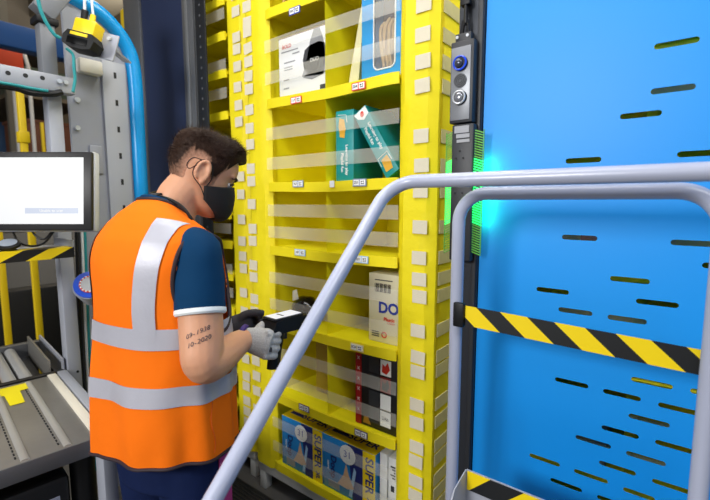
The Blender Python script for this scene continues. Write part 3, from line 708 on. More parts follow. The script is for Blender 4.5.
# light grey side panel with the blue bent tube (plane facing +X)
XP = -2.25
tp_px = [(150, 505), (145.5, 330), (141, 200), (137, 120), (135, 85), (131.5, 60), (124, 42), (113, 27), (100, 14), (85, 4), (66, -7), (40, -20)]
tpts = [atx(u, v, XP) for u, v in tp_px]; tpts[0].z = 0
for k in (1, 2): tpts[k].y = tpts[0].y = tpts[3].y
st = thing('station_side_panel', 'light grey station side panel edged with a bent bright blue tube', 'panel', (XP, tpts[0].y, 0))
part('edge_tube', MB().tube(bez(tpts, 6), .035, 18), BLUET, st)
yl = atx(75, 120, XP).y + .045; sm = bez(tpts, 4)
poly = [V((XP - .004, p.y - .02, p.z)) for p in sm if p.y >= yl - .05]
poly = [V((XP - .004, p.y, max(.03, p.z))) for p in poly] + [V((XP - .004, yl - .05, .03))]
part('sheet', MB().prism(poly, (-.02, 0, 0)), PANELG, st, 0)
ya, yb_ = atx(104, 120, XP).y, atx(125, 120, XP).y
part('slotted_flange', MB().box(XP - .002, XP + .012, ya, yb_ + .01, .03, atx(110, 62, XP).z, .003), mat('flange_grey', 'a8acb7', .4, var=.04), st)
for v in (75.5, 103, 129.6, 156, 182, 208, 234, 260):
    p = atx(115 + (v - 75.5) * .069, v, XP + .012); part('slot', MB().box(p.x - .001, p.x + .001, p.y - .006, p.y + .006, p.z - .014, p.z + .014), BLACKM, st, 0)
p = atx(108, 45, XP); part('slot', MB().box(p.x - .001, p.x + .004, p.y - .008, p.y + .008, p.z - .014, p.z + .014), BLACKM, st, 0)
p0, p1 = atx(89, 145, XP), atx(103.5, 174, XP)
part('access_cover', MB().box(XP - .001, XP + .006, p0.y, p1.y, p1.z, p0.z, .003), PANELG, st)
for v in (100, 128): 
    p = atx(77, v, XP); part('bolt', MB().disc(p, (1, 0, 0), .011, .012, 12), mat('chrome', ''), st)
p0, p1 = atx(79, 56, XP + .05), atx(104, 76, XP + .05)
part('white_cover', MB().box(XP - .0, XP + .05, p0.y, p1.y, p1.z, p0.z, .01), mat('white_paint', 'e6e4de', .4), st)
# yellow barcode camera on its bracket
cz = atz(84, 36, 1.78)
def cf(x, y, z): return cz + RT * x + UP * (z) + FW * y
cmx = thing('barcode_camera', 'yellow and black industrial camera hung at the top of the grey side panel', 'camera', tuple(cz))
tl = R_(-14); RA = RT * math.cos(tl) + UP * math.sin(tl); UA = -RT * math.sin(tl) + UP * math.cos(tl)
def ca(x, y, z): return cz + RA * x + UA * z + FW * y
part('body', MB().obox(ca(-.008, .03, .030), RA * .046, FW * .035, UA * .040, .008), mat('camera_yellow', 'f4d21a', .4), cmx)
fr = [ca(x, -.03, z) for x, z in ((-.050, .004), (.052, .004), (.066, -.022), (.058, -.055), (.03, -.064), (-.035, -.064), (-.062, -.052), (-.066, -.020))]
part('front_hood', MB().prism(fr, FW * .07), BLACK, cmx)
part('hood_stripe', MB().obox(ca(0, -.031, -.008), RA * .036, FW * .0012, UA * .006), mat('camera_yellow', ''), cmx)
part('lens_window', MB().obox(ca(-.002, -.031, -.036), RA * .042, FW * .001, UA * .014, .001), mat('dark_glass', '0a0b0d', .4, spec=.1), cmx)
part('connector', MB().cyl(ca(-.03, .02, .062), ca(-.036, .02, .11), .013, 12), BLACK, cmx)
part('connector', MB().cyl(ca(.006, .02, .062), ca(.002, .02, .10), .011, 12), mat('camera_yellow', ''), cmx)
part('cable', MB().tube(bez([ca(-.036, .02, .105), ca(-.05, .02, .16), ca(-.075, .02, .25)], 6), .006, 8), WCAB, cmx)
part('cable', MB().tube(bez([ca(.002, .02, .10), ca(-.02, .02, .16), ca(-.05, .02, .25)], 6), .005, 8), WCAB, cmx)
part('bracket', MB().obox(ca(.06, .06, .0), RA * .045, FW * .004, UA * .055, .003), STEELP, cmx)
part('bracket_arm', MB().obox(ca(.05, .15, .01), RA * .02, FW * .09, UA * .004), STEELP, cmx)
part('bracket_bolt', MB().disc(ca(.072, .05, .03), -FW, .008, .008, 12), mat('chrome', ''), cmx)
# horizontal beam along Y, and uprights
XBm = -2.08
e_t, e_b = atx(75, 78.5, XBm), atx(75, 94.5, XBm)
bm_ = thing('station_beam', 'grey square steel beam with round holes running above the monitor', 'beam', (XBm, e_t.y, e_b.z))
part('tube', MB().box(XBm - .06, XBm, -.35, e_t.y, e_b.z, e_t.z, .004), STEELP, bm_)
for u, v in ((25.5, 75.5), (42.5, 78), (8, 73)):
    p = atx(u, v, XBm); part('hole', MB().disc((XBm - .002, p.y, p.z), (1, 0, 0), .0085, .0028, 14), BLACKM, bm_)
p = atx(62, 82, XBm)
for dy in (-.012, .012): part('bolt', MB().disc((XBm - .001, p.y + dy, p.z), (1, 0, 0), .009, .012, 8), mat('chrome', ''), bm_)
def vpost(name, ua, ub, vref, X, z0, z1, m, lab):
    a, b = atx(ua, vref, X), atx(ub, vref, X)
    t = thing(name, lab, 'post', (X - .03, (a.y + b.y) / 2, z0)); part('profile', MB().box(X - .06, X, a.y, b.y, z0, z1, .004), m, t); return t, a.y, b.y
zA = e_t.z
MIDG = mat('mid_grey_paint', '74777d', .4, var=.05)
t, ya, yb_ = vpost('corner_post', 59, 73, 250, -2.15, 0, e_b.z + .0, STEELP, 'grey steel post standing below the beam, left of the cables')
part('bolt_hole', MB().disc((-2.151, (ya + yb_) / 2 + .01, atx(76, 372, -2.15).z), (1, 0, 0), .006, .002, 10), BLACKM, t)
t, ya, yb_ = vpost('upper_post', 41, 56.5, 45, -2.13, e_t.z + .001, atx(48, 20, -2.13).z, MIDG, 'mid grey upper post rising behind the beam to the slanted arm')
zc_ = atx(48, 22, -2.13).z
part('black_collar', MB().box(-2.20, -2.118, ya - .012, yb_ + .012, zc_ - .01, zc_ + .018, .005), BLACK, t)
a = V((-2.16, (ya + yb_) / 2, zc_ + .05)); b = atx(64, -14, -2.16)
part('slanted_arm', MB().obox((a + b) / 2, V((.034, 0, 0)), (b - a) / 2 * 1.25, (b - a).cross(V((1, 0, 0))).normalized() * .042, .004), MIDG, t)
# cables by the camera and along the beam
XCB = -2.02
def cable(pts, r, m, lab, Xp=XCB):
    return solo('cable', MB().tube(bez([atx(u, v, Xp) for u, v in pts], 8), r, 8), m, lab, 'cable', group='station cables')
cable([(37, -8), (40, 8), (46, 22), (54, 34), (60, 38)], .007, TEALC, 'teal and white cable curving down in front of the upper post')
cable([(66, 48), (73, 55), (74, 68), (75, 80), (73, 92)], .006, TEALC, 'thin teal cable looping past the beam end')
cable([(-10, 84), (15, 88), (32, 93), (52, 94), (62, 92)], .012, BLACK, 'thick black cable slung beneath the beam', -2.06)
cable([(-10, 81), (12, 84.5), (30, 88), (48, 91)], .006, TEALC, 'teal cable slung beneath the beam', -2.05)
for k, (u, c, lab) in enumerate(((79, BLACK, 'black cable running down beside the corner post'), (82, DARKP, 'charcoal cable running down the middle of the bundle'), (85, WCAB, 'white cable running down the cable bundle'), (88, TEALC, 'teal cable running down next to the orange vest'))):
    solo('cable', MB().tube(bez([atx(u - 3, 232, -2.225), atx(u - 1, 290, -2.225), atx(u + 1, 340, -2.225), atx(u + 4, 400, -2.225), atx(u + 8, 470, -2.225)], 6), .006, 8), c, lab, 'cable', group='station cables')
# monitor
zm = 1.58
def mp(x, z, d=0): return atz(x, z, zm + d)
mo = thing('monitor', 'black framed monitor with a bright white screen at the left edge', 'monitor', tuple(atz(20, 232, zm)))
mr = (mp(90, 200) - mp(0, 200)).normalized(); mu = UP
c00, c11 = mp(-52, 231.5), mp(92.8, 150.5)
mr = RT; w = (c11 - c00).dot(mr); h_ = (c11 - c00).dot(mu); cen = (c00 + c11) / 2
part('back_shell', MB().obox(cen + FW * .030, mr * w / 2, FW * .018, mu * h_ / 2, .010), mat('silver_plastic', 'c9ccd2', .4), mo)
part('bezel', MB().obox(cen + FW * .008, mr * (w / 2 - .004), FW * .008, mu * (h_ / 2 - .004), .005), mat('black_bezel', '1d1c1e', .35), mo)
s0, s1 = mp(-45, 224), mp(83.5, 157.5)
sc_ = part('screen', MB().obox((s0 + s1) / 2 - FW * .0005, mr * (s1 - s0).dot(mr) / 2, FW * .001, mu * (s1 - s0).dot(mu) / 2), mat('lit_screen', 'fbfdff', .4, var=0, emit=.88), mo, 0)
b0, b1 = mp(25.5, 213.5), mp(78.5, 208)
part('screen_button', MB().obox((b0 + b1) / 2 - FW * .002, mr * (b1 - b0).dot(mr) / 2, FW * .0006, mu * (b1 - b0).dot(mu) / 2), mat('screen_grey_blue', 'cbd5ea', .4, var=0, emit=.88), sc_, 0)
text('lettering', 'Unable to scan', .0145, mp(52, 210.8) - FW * .0035, mr, mu, mat('screen_white', 'ffffff', .4, var=0, emit=.9), sc_)
part('mount_arm', MB().tube([cen + FW * .048, cen + FW * .12, V((-2.11, .45, cen.z)) + V((0, 0, 0))], .02, 10), DARKP, mo)
for pts in ([(12, 229), (18, 241), (30, 246), (44, 243), (54, 231)], [(31, 229), (36, 236), (44, 239), (52, 232)]):
    part('cable', MB().tube(bez([mp(u, v, .055) for u, v in pts], 6), .004, 8), BLACK, mo)
# striped tray under the monitor
XT = -1.93
q0, q1 = atx(-40, 268, XT), atx(74.5, 257, XT)
zt_, zb_ = atx(74, 247.5, XT).z, q1.z
ty = thing('keyboard_tray', 'grey shelf with black and yellow striped front edge beneath the monitor', 'tray', (XT, q1.y, zb_))
part('shelf_board', MB().box(XT - .20, XT - .003, q0.y, q1.y, zt_ - .02, zt_, .003), STEELP, ty)
part('striped_edge', MB().box(XT - .003, XT + .002, q0.y, q1.y, zb_, zt_ + .002), stripes('tray_stripes', 'f5d60a', '151517', .16, (0, 1, 0), (0.9, 0, -1.9), .5), ty, 0)
part('striped_top', MB().box(XT - .075, XT - .002, q0.y, q1.y, zt_, zt_ + .002), stripes('tray_stripes', '', '', 1, (), ()), ty, 0)
part('side_lip', MB().box(XT - .2, XT - .003, q1.y - .003, q1.y + .003, zt_ - .03, zt_ + .03), STEELP, ty)
part('shelf_bracket', MB().box(-2.152, XT - .19, q1.y - .06, q1.y - .02, zt_ - .05, zt_ - .02), STEELP, ty)
p = atx(9, 249, XT - .045); p.z = zt_ + .003
sp_ = thing('desk_scanner', 'round black desk scanner with a grey window on the striped tray', 'scanner', tuple(p))
dn = V((.36, -.2, .91)).normalized(); p2 = p + V((0, 0, .018))
part('stand', MB().tube([p, p + V((0, 0, .006)), p2], [.026, .018, .016], 16), BLACK, sp_)
part('dish', MB().tube([p2 - dn * .003, p2, p2 + dn * .009, p2 + dn * .012], [.030, .038, .038, .031], 28), BLACK, sp_)
part('window', MB().disc(p2 + dn * .0115, dn, .028, .002, 28), mat('grey_glass', '8f98a6', .2), sp_)
# round button box
pb = atx(90, 285, -2.05)
bb = thing('button_box', 'grey wedge button box with a blue ring and red dotted rim', 'button', tuple(pb))
n_ = V((.75, -.35, .55)).normalized(); a_ = V((0, 0, 1)).cross(n_).normalized(); b_ = n_.cross(a_)
part('housing', MB().tube([pb - n_ * .09 - V((0, 0, .03)), pb - n_ * .02, pb], [.035, .068, .066], 20), STEELP, bb)
part('housing_stem', MB().obox(pb - n_ * .06 + V((-.03, .04, -.02)), V((.06, 0, 0)), V((0, .03, 0)), V((0, 0, .03)), .006), STEELP, bb)
part('blue_ring', MB().disc(pb, n_, .062, .008, 32), mat('signal_blue', '1d4fd0', .35), bb)
part('red_rim', MB().ring(pb + n_ * .009, n_, .036, .005), mat('signal_red', 'd2463c', .4), bb)
part('button_face', MB().disc(pb + n_ * .006, n_, .033, .007, 28), mat('button_grey', 'b9bcc2', .35), bb)
for k in range(16):
    d = a_ * math.cos(k * math.pi / 8) + b_ * math.sin(k * math.pi / 8); part('rim_dot', MB().disc(pb + n_ * .0125 + d * .036, n_, .0035, .002, 8), WHITE, bb)
# steel table
HT = .76
pA, pB = ath(90.5, 414, HT), ath(57, 374, HT)
ex = (pA - pB); ex.z = 0; ex.normalize(); ey = V((-ex.y, ex.x, 0))
if ey.y < 0: ey = -ey
corner = ath(91, 440, HT)
Lx = (pA - pB).length + .03
org = pB.copy()
def tb(x, y, z): return V((org.x, org.y, 0)) + ex * x + ey * y + V((0, 0, z))
xmax = (corner - org).dot(ex); ymin = -.75
tab = thing('steel_table', 'ribbed bare steel table top at the lower left', 'table', tuple(tb(xmax / 2, ymin / 2, 0)))
def tbox(x0, x1, y0, y1, z0, z1, bev=0): return MB().obox(tb((x0 + x1) / 2, (y0 + y1) / 2, (z0 + z1) / 2), ex * (x1 - x0) / 2, ey * (y1 - y0) / 2, V((0, 0, (z1 - z0) / 2)), bev)
part('table_top', tbox(0, xmax, ymin, 0, HT - .004, HT, .001), STEEL, tab)
part('front_edge', tbox(xmax - .002, xmax + .003, ymin, .02, HT - .05, HT + .002, .001), STEELD, tab)
part('white_strip', tbox(0, xmax - .01, -.035, -.005, HT - .001, HT + .006, .001), mat('white_strip', 'e4dfd2', .5), tab)
part('side_rail', tbox(0, xmax - .01, 0, .035, HT - .04, HT + .012, .004), STEELP, tab)
for k in range(7):
    yy = -.105 - k * .105
    part('rib', MB().tube([tb(.02, yy, HT), tb(xmax * .55, yy, HT), tb(xmax - .012, yy, HT)], .011, 10, (.5, 1)), mat('rib_highlight_steel', 'b9b8b4', .3, .35, var=.1), tab)  # ribs get a lighter steel that paints in their highlight
    g_ = MB()
    for q in range(26): g_.obox(tb(.03 + q * (xmax - .05) / 26, yy - .019, HT + .0015), ex * .006, ey * .002, V((0, 0, .001)))
    tag(part('rib_perforation', g_, BLACKM, tab, 0), kind='stuff')
part('rivet', MB().disc(tb(xmax * .62, -.28, HT), (0, 0, 1), .006, .003, 10), mat('chrome', ''), tab)
for (x, y) in ((.05, -.05), (xmax - .05, ymin + .06), (.05, ymin + .06)):
    part('table_leg', tbox(x - .02, x + .02, y - .02, y + .02, 0, HT - .004), STEELD, tab)
part('table_leg', MB().cyl(tb(xmax - .07, -.06, 0), tb(xmax - .07, -.06, HT - .004), .036, 18), BLACK, tab)
# yellow tape on the table
yt = [ath(u, v, HT + .002) for u, v in ((-6, 391), (26, 383), (29, 388), (20, 391), (25, 402), (10, 406), (4, 396), (-6, 398))]
solo('yellow_tape', MB().prism(yt, (0, 0, .001)), mat('yellow_tape', 'e4d400', .5), 'torn piece of yellow tape stuck on the steel table', 'tape', smooth=0)
# roller conveyor behind the table
rc = thing('roller_conveyor', 'short roller conveyor with steel rollers behind the steel table', 'conveyor', tuple(tb(-.35, -.3, 0)))
part('front_bar', tbox(-.035, -.008, ymin, .03, HT - .05, HT + .006, .003), BLACK, rc)
part('guide_plate', tbox(-.55, -.05, -.02, -.012, HT - .05, HT + .05), STEEL, rc)
part('guide_plate', tbox(-.55, -.05, .03, .038, HT - .06, HT + .045), STEELP, rc)
part('bed_plate', tbox(-.6, -.04, ymin, -.02, HT - .075, HT - .07), STEELD, rc)
for k in range(6):
    yy = (-.095, -.150, -.270, -.325, -.450, -.505)[k]
    r0 = part('roller', MB().cyl(tb(-.55, yy, HT - .022), tb(-.05, yy, HT - .022), .024, 18), mat('roller_zinc', 'c4c6c8', .3, .4, var=.08), rc)
    part('roller_cap', MB().cyl(tb(-.05, yy, HT - .022), tb(-.046, yy, HT - .022), .012, 12), mat('chrome', ''), r0)
part('yellow_bed', tbox(-.52, -.1, -.36, -.20, HT - .069, HT - .060), mat('amber_tape', 'd9a80c', .5), rc)
part('back_bar', tbox(-.6, -.56, ymin, .04, HT - .06, HT + .01, .003), STEELD, rc)
for y in (ymin + .05, -.05): part('conveyor_leg', tbox(-.6, -.56, y - .02, y + .02, 0, HT - .06), STEELD, rc)
# black printer box under the table
pc = atz(40, 478, 1.16)
bp = thing('black_printer', 'matte black box with a small printed label under the steel table', 'printer', (pc.x - .1, pc.y, 0))
f0 = atz(-20, 500, 1.10); f1 = atz(69, 455, 1.30)
xf = tb(xmax - .05, 0, 0).x; 
def bt(x, y, z): return tb(xmax - .03 + x, y, z)
yR = (atx(68, 460, (tb(xmax - .03, -.2, 0)).x) - V((org.x, org.y, 0))).dot(ey)
part('case', MB().obox(bt(-.15, yR - .22, .46), ex * .15, ey * .22, V((0, 0, .20)), .02), mat('matt_black', '101012', .45, var=.1), bp)
part('case_ridge', MB().obox(bt(-.13, yR - .22, .30), ex * .155, ey * .225, V((0, 0, .012)), .004), BLACK, bp)
part('printer_stand', MB().obox(bt(-.15, yR - .22, .13), ex * .14, ey * .2, V((0, 0, .13))), DARKP, bp)
lb = part('case_label', MB().obox(bt(.0015, yR - .075, .585), ex * .001, ey * .045, V((0, 0, .018))), mat('label_grey', '8d93a8', .5), bp, 0)
for dz_ in (-.008, .006): part('label_line', MB().obox(bt(.003, yR - .075, .585 + dz_), ex * .0006, ey * .038, V((0, 0, .003))), mat('label_navy', '2d3768', .5), lb, 0)
part('case_mark', MB().obox(bt(.0015, yR - .18, .585), ex * .001, ey * .03, V((0, 0, .003))), mat('label_grey', ''), bp, 0)
# grey leg of another frame by the man's hip, black bumper strips by the pod
pq = ath(111, 530, .45)
solo('floor_stanchion', MB().box(pq.x - .03, pq.x + .03, pq.y - .02, pq.y + .02, 0, .83, .004), STEELP, 'short grey square stanchion beside the vest hem', 'post', loc=(pq.x, pq.y, 0))
gs = thing('rubber_bumper', 'ribbed black rubber bumper on the floor before the pod', 'bumper', (XL + .2, 1.18, 0))
RUB = mat('black_rubber', '1b1b1d', .65, var=.1)
part('bumper_body', MB().box(XL - .1, XR, 1.12, 1.30, 0, .055, .01), RUB, gs)
for k in range(9): part('bumper_rib', MB().box(XL - .1, XR, 1.128 + k * .019, 1.137 + k * .019, .054, .061, .003), RUB, gs)
part('bumper_edge', MB().box(XL - .1, XR, 1.105, 1.12, 0, .05), STEELP, gs)
# pallet drive unit under the pod (blue)
dr = thing('drive_unit', 'blue low drive unit under the central pod', 'robot', (XL + .5, YP + .45, 0))
part('shell', MB().box(XL + .14, XR - .14, YP + .09, YP + .82, .015, .085, .02), mat('robot_blue', '1b6fb4', .4), dr)
part('lift_plate', MB().cyl((XL + .5, YP + .45, .083), (XL + .5, YP + .45, .096), .22, 28), DARK, dr)
for x in (XL + .2, XR - .2): part('wheel', MB().cyl((x, YP + .45, .02), (x + .04, YP + .45, .02), .02, 16), BLACK, dr)
# ------------------------------------------------------------------ hall beyond the station
bA, bB = atx(0, 20, -4.6), atx(0, 44, -4.6)
bgb = solo('roof_beam', MB().box(-4.75, -4.6, -1.5, 6, bB.z, bA.z, .01), mat('deep_blue_paint', '0f4f96', .5), 'deep blue horizontal beam across the hall at the upper left', 'beam')
YM = mat('yellow_guard_paint', 'e9c70c', .5)
for k, (u, zz, zt2, lab) in enumerate(((29, 2.38, 2.15, 'yellow guard post seen beside the grey corner post'), (-4, 2.42, 1.45, 'yellow guard post at the left picture edge below the monitor'), (48, 5.0, 2.4, 'yellow guard post farther back in the hall'))):
    p = atz(u, 204, zz)
    t = thing('guard_post', lab, 'post', (p.x, p.y, 0), 'yellow guard posts'); w_ = .016
    part('upright', MB().box(p.x - w_, p.x + w_, p.y - w_, p.y + w_, 0, zt2, .004), YM, t)
    part('clamp', MB().box(p.x - w_ * 2, p.x + w_ * 1.6, p.y - w_ * 1.5, p.y + w_ * 1.5, 1.82, 1.88, .004), YM, t)
    part('base_plate', MB().box(p.x - .07, p.x + .07, p.y - .07, p.y + .07, 0, .012), YM, t)
p = atz(127, 40, 3.6)
solo('guard_post', MB().box(p.x - .03, p.x + .03, p.y - .03, p.y + .03, 0, atz(127, 12, 3.6).z, .004), YM, 'yellow post in the gap right of the blue tube', 'post', loc=(p.x, p.y, 0), group='yellow guard posts')
# storage racks with goods and an added near-black block for the shade
RK = mat('rack_grey', '6f6b62', .6)
def rack(cx, cy, w, lab, seed):
    rn = random.Random(seed); t = thing('storage_rack', lab, 'rack', (cx, cy, 0), 'racks in the hall')
    for x in (-w / 2, w / 2):
        for y in (-.45, .45): part('upright', MB().box(cx + x - .04, cx + x + .04, cy + y - .04, cy + y + .04, 0, 4.4), RK, t)
    for z in (.5, 1.3, 2.1, 2.9, 3.7):
        part('shelf_level', MB().box(cx - w / 2, cx + w / 2, cy - .45, cy + .45, z - .05, z), mat('rack_shelf', '6e6250', .6), t)
    return t
def crate(x, y, z, w, h, c, lab):
    g_ = MB(); g_.box(x - w / 2, x + w / 2, y - .35, y + .35, z, z + h, .02)
    t = thing('crate', lab, 'crate', (x, y, z), 'crates on the hall racks'); part('body', g_, mat('crate_' + c, c, .7), t)
    part('rim', MB().box(x - w / 2 - .015, x + w / 2 + .015, y - .365, y + .365, z + h - .04, z + h - .001), mat('crate_rim_' + c, c, .6), t)
rack(-6.4, 3.2, 2.6, 'nearer grey rack with brown shelves behind the beam', 1); rack(-8.2, 2.2, 2.6, 'farther grey rack at the far left of the hall', 2)
cl = ['8a6a44', '5a5650', '3b5d86', 'a08a5a', '6b6660', '7a4a34', 'b9b4a6', '4d5a4a']
rn = random.Random(5)
nm = {'8a6a44': 'brown', '5a5650': 'charcoal', '3b5d86': 'blue', 'a08a5a': 'tan', '6b6660': 'grey', '7a4a34': 'rust', 'b9b4a6': 'pale', '4d5a4a': 'olive'}
for (cx, cy, rl) in ((-6.4, 3.2, 'nearer'), (-8.2, 2.2, 'farther')):
    for lz, z in enumerate((.5, 1.3, 2.1, 2.9)):
        for k in range(3):
            c = cl[(k * 3 + lz * 2 + (0 if rl == 'nearer' else 3)) % 8]
            crate(cx - .82 + k * .82, cy, z + .003, .62, .35 + .2 * rn.random(), c, '%s crate, %s in its row, on shelf level %d of the %s rack' % (nm[c], ('leftmost', 'middle', 'rightmost')[k], lz + 1, rl))
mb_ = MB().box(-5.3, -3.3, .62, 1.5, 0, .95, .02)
blk = thing('shade_block', 'large near-black block standing in for the shade behind the conveyor', 'shade block', (-4.3, 1.0, 0))  # block added to darken the void behind the conveyor
part('housing', mb_, mat('shade_black', '060607', .6), blk)  # plain block, its near-black colour carries the shade
part('sloped_top', MB().prism([(-5.3, .62, .951), (-3.4, .62, .951), (-3.8, .62, 1.28), (-5.3, .62, 1.42)], (0, .85, 0)), mat('shade_black_top', '0d0d0f', .5), blk, 0)
solo('orange_sign', MB().box(-5.16, -5.13, 1.18, 1.42, 2.42, 2.76, .005), mat('orange_plate', 'd8451c', .6), 'orange plate hanging far behind the grey beam', 'sign')
sgn = atz(9, 55, 4.6); bpy.data.objects['orange_sign'].location = sgn
a, b, c = atz(12, 64, 5.2), atz(24, 53, 5.2), atz(28, 66, 5.2)
ws = thing('white_trestle', 'white trestle with a sloping strut far beneath the blue beam', 'trestle', (c.x, c.y, 0))
WS = mat('white_strut', 'dcdcdc', .5)
part('strut', MB().tube([a, b], .022, 8), WS, ws); part('leg', MB().tube([b, c, V((c.x, c.y, 0))], .022, 8), WS, ws); part('leg', MB().tube([a, V((a.x, a.y, 0))], .022, 8), WS, ws)
# ceiling lamps that light the station
for nm_, (x, y, z, lx, ly) in (('a', (-1.2, -2.7, 3.0, .55, .4)), ('b', (-1.0, .35, 3.24, .8, .25)), ('c', (.9, .1, 3.34, .7, .25))):
    lab = {'a': 'square lamp housing behind the camera', 'b': 'long lamp housing above the man', 'c': 'long lamp housing above the barrier'}[nm_]
    solo('ceiling_lamp', MB().box(x - lx - .03, x + lx + .03, y - ly - .03, y + ly + .03, z + .02, z + .07, .01), PAPER, lab, 'lamp', group='lamps')
# ================================================================== PERSON
PC = FH * 1.22 + RT * -.556; PC.z = 0
PROT = R_(10)
per = thing('person', 'man in an orange reflective vest, navy shirt and black face mask aiming a scanner', 'person', tuple(PC))
PM = Matrix.Translation(PC) @ Matrix.Rotation(PROT, 4, 'Z')
def W_(x, y, z): return PM @ V((x, y, z))
def toloc(w): return PM.inverted() @ w
def interp(tab, z):
    """smooth interpolation of rows (key, a, b, ...)"""
    if z <= tab[0][0]: return tab[0][1:]
    for i in range(len(tab) - 1):
        if z <= tab[i + 1][0]:
            t = (z - tab[i][0]) / (tab[i + 1][0] - tab[i][0])
            p0 = tab[max(0, i - 1)][1:]; p1 = tab[i][1:]; p2 = tab[i + 1][1:]; p3 = tab[min(len(tab) - 1, i + 2)][1:]
            return tuple(.5 * (2 * b + (c - a) * t + (2 * a - 5 * b + 4 * c - d) * t * t + (3 * b - a - 3 * c + d) * t ** 3) for a, b, c, d in zip(p0, p1, p2, p3))
    return tab[-1][1:]
def spow(v, e): return math.copysign(abs(v) ** e, v)
SKIN = mat('skin', 'd29a79', .5, var=.09, vscale=14, bump=.06, bscale=160)
SKIN.node_tree.nodes['Principled BSDF'].inputs['Subsurface Weight'].default_value = .12
SKIN.node_tree.nodes['Principled BSDF'].inputs['Subsurface Radius'].default_value = (.012, .005, .003)
# --- head shape (head coordinates: +Y face, +Z crown)
HEAD = [(-.119, .050, .018, .012), (-.113, .074, -.002, .030), (-.098, .086, -.022, .044), (-.078, .089, -.046, .055), (-.052, .088, -.066, .063), (-.026, .087, -.082, .068),
        (0., .084, -.094, .072), (.012, .087, -.097, .074), (.024, .094, -.099, .075), (.046, .093, -.101, .077), (.07, .085, -.097, .075), (.09, .067, -.085, .067), (.105, .043, -.064, .054), (.114, .018, -.038, .034), (.1185, .002, -.02, .014)]
HS = .99
def head_l(th, z, off=0):
    f_, b_, w_ = interp(HEAD, z); cy, ry = (f_ + b_) / 2, (f_ - b_) / 2
    c, s = math.cos(th), math.sin(th); e = 2 / 2.25
    p = V(((w_ + off) * spow(c, e), cy + (ry + off) * spow(s, e), z))
    return p
HM = Matrix.Translation(atz(203, 174.5, 1.29)) @ Matrix.Rotation(R_(-25), 4, 'Z') @ Matrix.Rotation(R_(-24), 4, 'X') @ Matrix.Rotation(R_(-3), 4, 'Y') @ Matrix.Scale(HS, 4)
def H_(p): return HM @ V(p)
body = MB()
zs = [r[0] for r in HEAD]; zz = [zs[0] + (zs[-1] - zs[0]) * k / 40 for k in range(41)]
body.loft([[H_(head_l(2 * math.pi * j / 40, z)) for j in range(40)] for z in zz])
HR = HM.to_3x3()
body.loft([[H_((x * .9, y, z)) for x, y, z in ((-w, y0, z), (0, y1, z), (w, y0, z), (0, y0 - .03, z))] for z, w, y0, y1 in ((.016, .010, .080, .092), (-.005, .011, .082, .100), (-.022, .014, .084, .110), (-.034, .018, .084, .113), (-.042, .014, .083, .098))])
body.loft([[H_((.060 * math.cos(a) * k, .074 + .018 * k * max(0, math.sin(a)), z + 0 * a)) for a in [2 * math.pi * j / 16 for j in range(16)]] for z, k in ((.012, .7), (.020, 1), (.030, .9), (.036, .5))])
# ears
def ear(s):
    m = MB(); rings = []
    for k in range(22):
        t = k / 21 * math.pi * 1.72 - .35 * math.pi
        rr = (.0175 if t < 2.2 else .014); c_ = V((s * (.078 + .010 * math.sin(k / 21 * 3.1)), -.012 + .020 * math.cos(t) * -1 * .85, -.006 + .031 * math.sin(t)))
        rings.append(c_)
    m.tube([H_(p) for p in rings], [.0045 * HS] * 4 + [.006 * HS] * 14 + [.0055 * HS, .006 * HS, .007 * HS, .006 * HS], 8)
    m.ellipsoid(H_((s * .075, -.011, -.006)), .010, .016, .027, HR.normalized() if False else HR, 12, 8)
    m.ellipsoid(H_((s * .078, -.004, -.034)), .006, .009, .011, HR, 10, 6)
    m.ellipsoid(H_((s * .080, .004, -.008)), .004, .005, .008, HR, 8, 6)
    return m
for s in (-1, 1):
    e_ = ear(s); body.add(e_.v, e_.f)
# neck
nb = [atz(170, 232, 1.25), atz(173, 215, 1.255), atz(178, 199, 1.26), H_((0, -.030, -.070)), H_((0, -.02, -.02))]
body.tube(bez(nb, 5), [.066] * 3 + [.064, .062, .061, .061, .060, .060] + [.060] * 8 + [.058] * 4, 20)
# trapezius / shoulders / trunk under the clothes
body.tube(bez([W_(-.13, .01, 1.365), W_(-.06, .018, 1.425), W_(.06, .018, 1.425), W_(.13, .01, 1.365)], 5), [.040] * 5 + [.042] * 6 + [.040] * 5, 14)
TR = [(.80, 0, .165, .115), (.95, 0, .160, .11), (1.1, 0, .165, .11), (1.25, 0, .165, .105), (1.34, .005, .15, .09), (1.41, .012, .10, .06), (1.44, .016, .06, .04)]
body.loft([[W_(a * math.cos(2 * math.pi * j / 24), cy + b * math.sin(2 * math.pi * j / 24), z) for j in range(24)] for z, cy, a, b in TR])
# arms
S_ = atz(198, 254, 1.13); E_ = atz(203, 367, 1.08); Wr = atz(245, 338.5, 1.275)
print('ARM', (S_ - E_).length, (E_ - Wr).length, toloc(S_), toloc(E_), toloc(Wr))
def limb(pts, rad, fl=None): body.tube(bez(pts, 6), rad, 16)
def spread(keys, n):
    out = []
    for k in range(n):
        t = k / (n - 1) * (len(keys) - 1); i = min(int(t), len(keys) - 2); out.append(keys[i] + (keys[i + 1] - keys[i]) * (t - i))
    return out
pts = bez([S_, S_.lerp(E_, .35), S_.lerp(E_, .75), E_ + (S_ - E_) * .04, E_.lerp(Wr, .22) , E_.lerp(Wr, .6), Wr], 6)
body.tube(pts, spread([.056, .056, .055, .050, .052, .043, .031], len(pts)), 18)
S2 = W_(-.165, -.005, 1.37); E2 = W_(-.25, .10, 1.10); W2 = atz(229, 327, 1.46)
pts2 = bez([S2, S2.lerp(E2, .5), E2, E2.lerp(W2, .5), W2], 6)
body.tube(pts2, spread([.058, .052, .045, .045, .030], len(pts2)), 16)
raw = body.mesh('person_body', V((0, 0, 0)), 0)
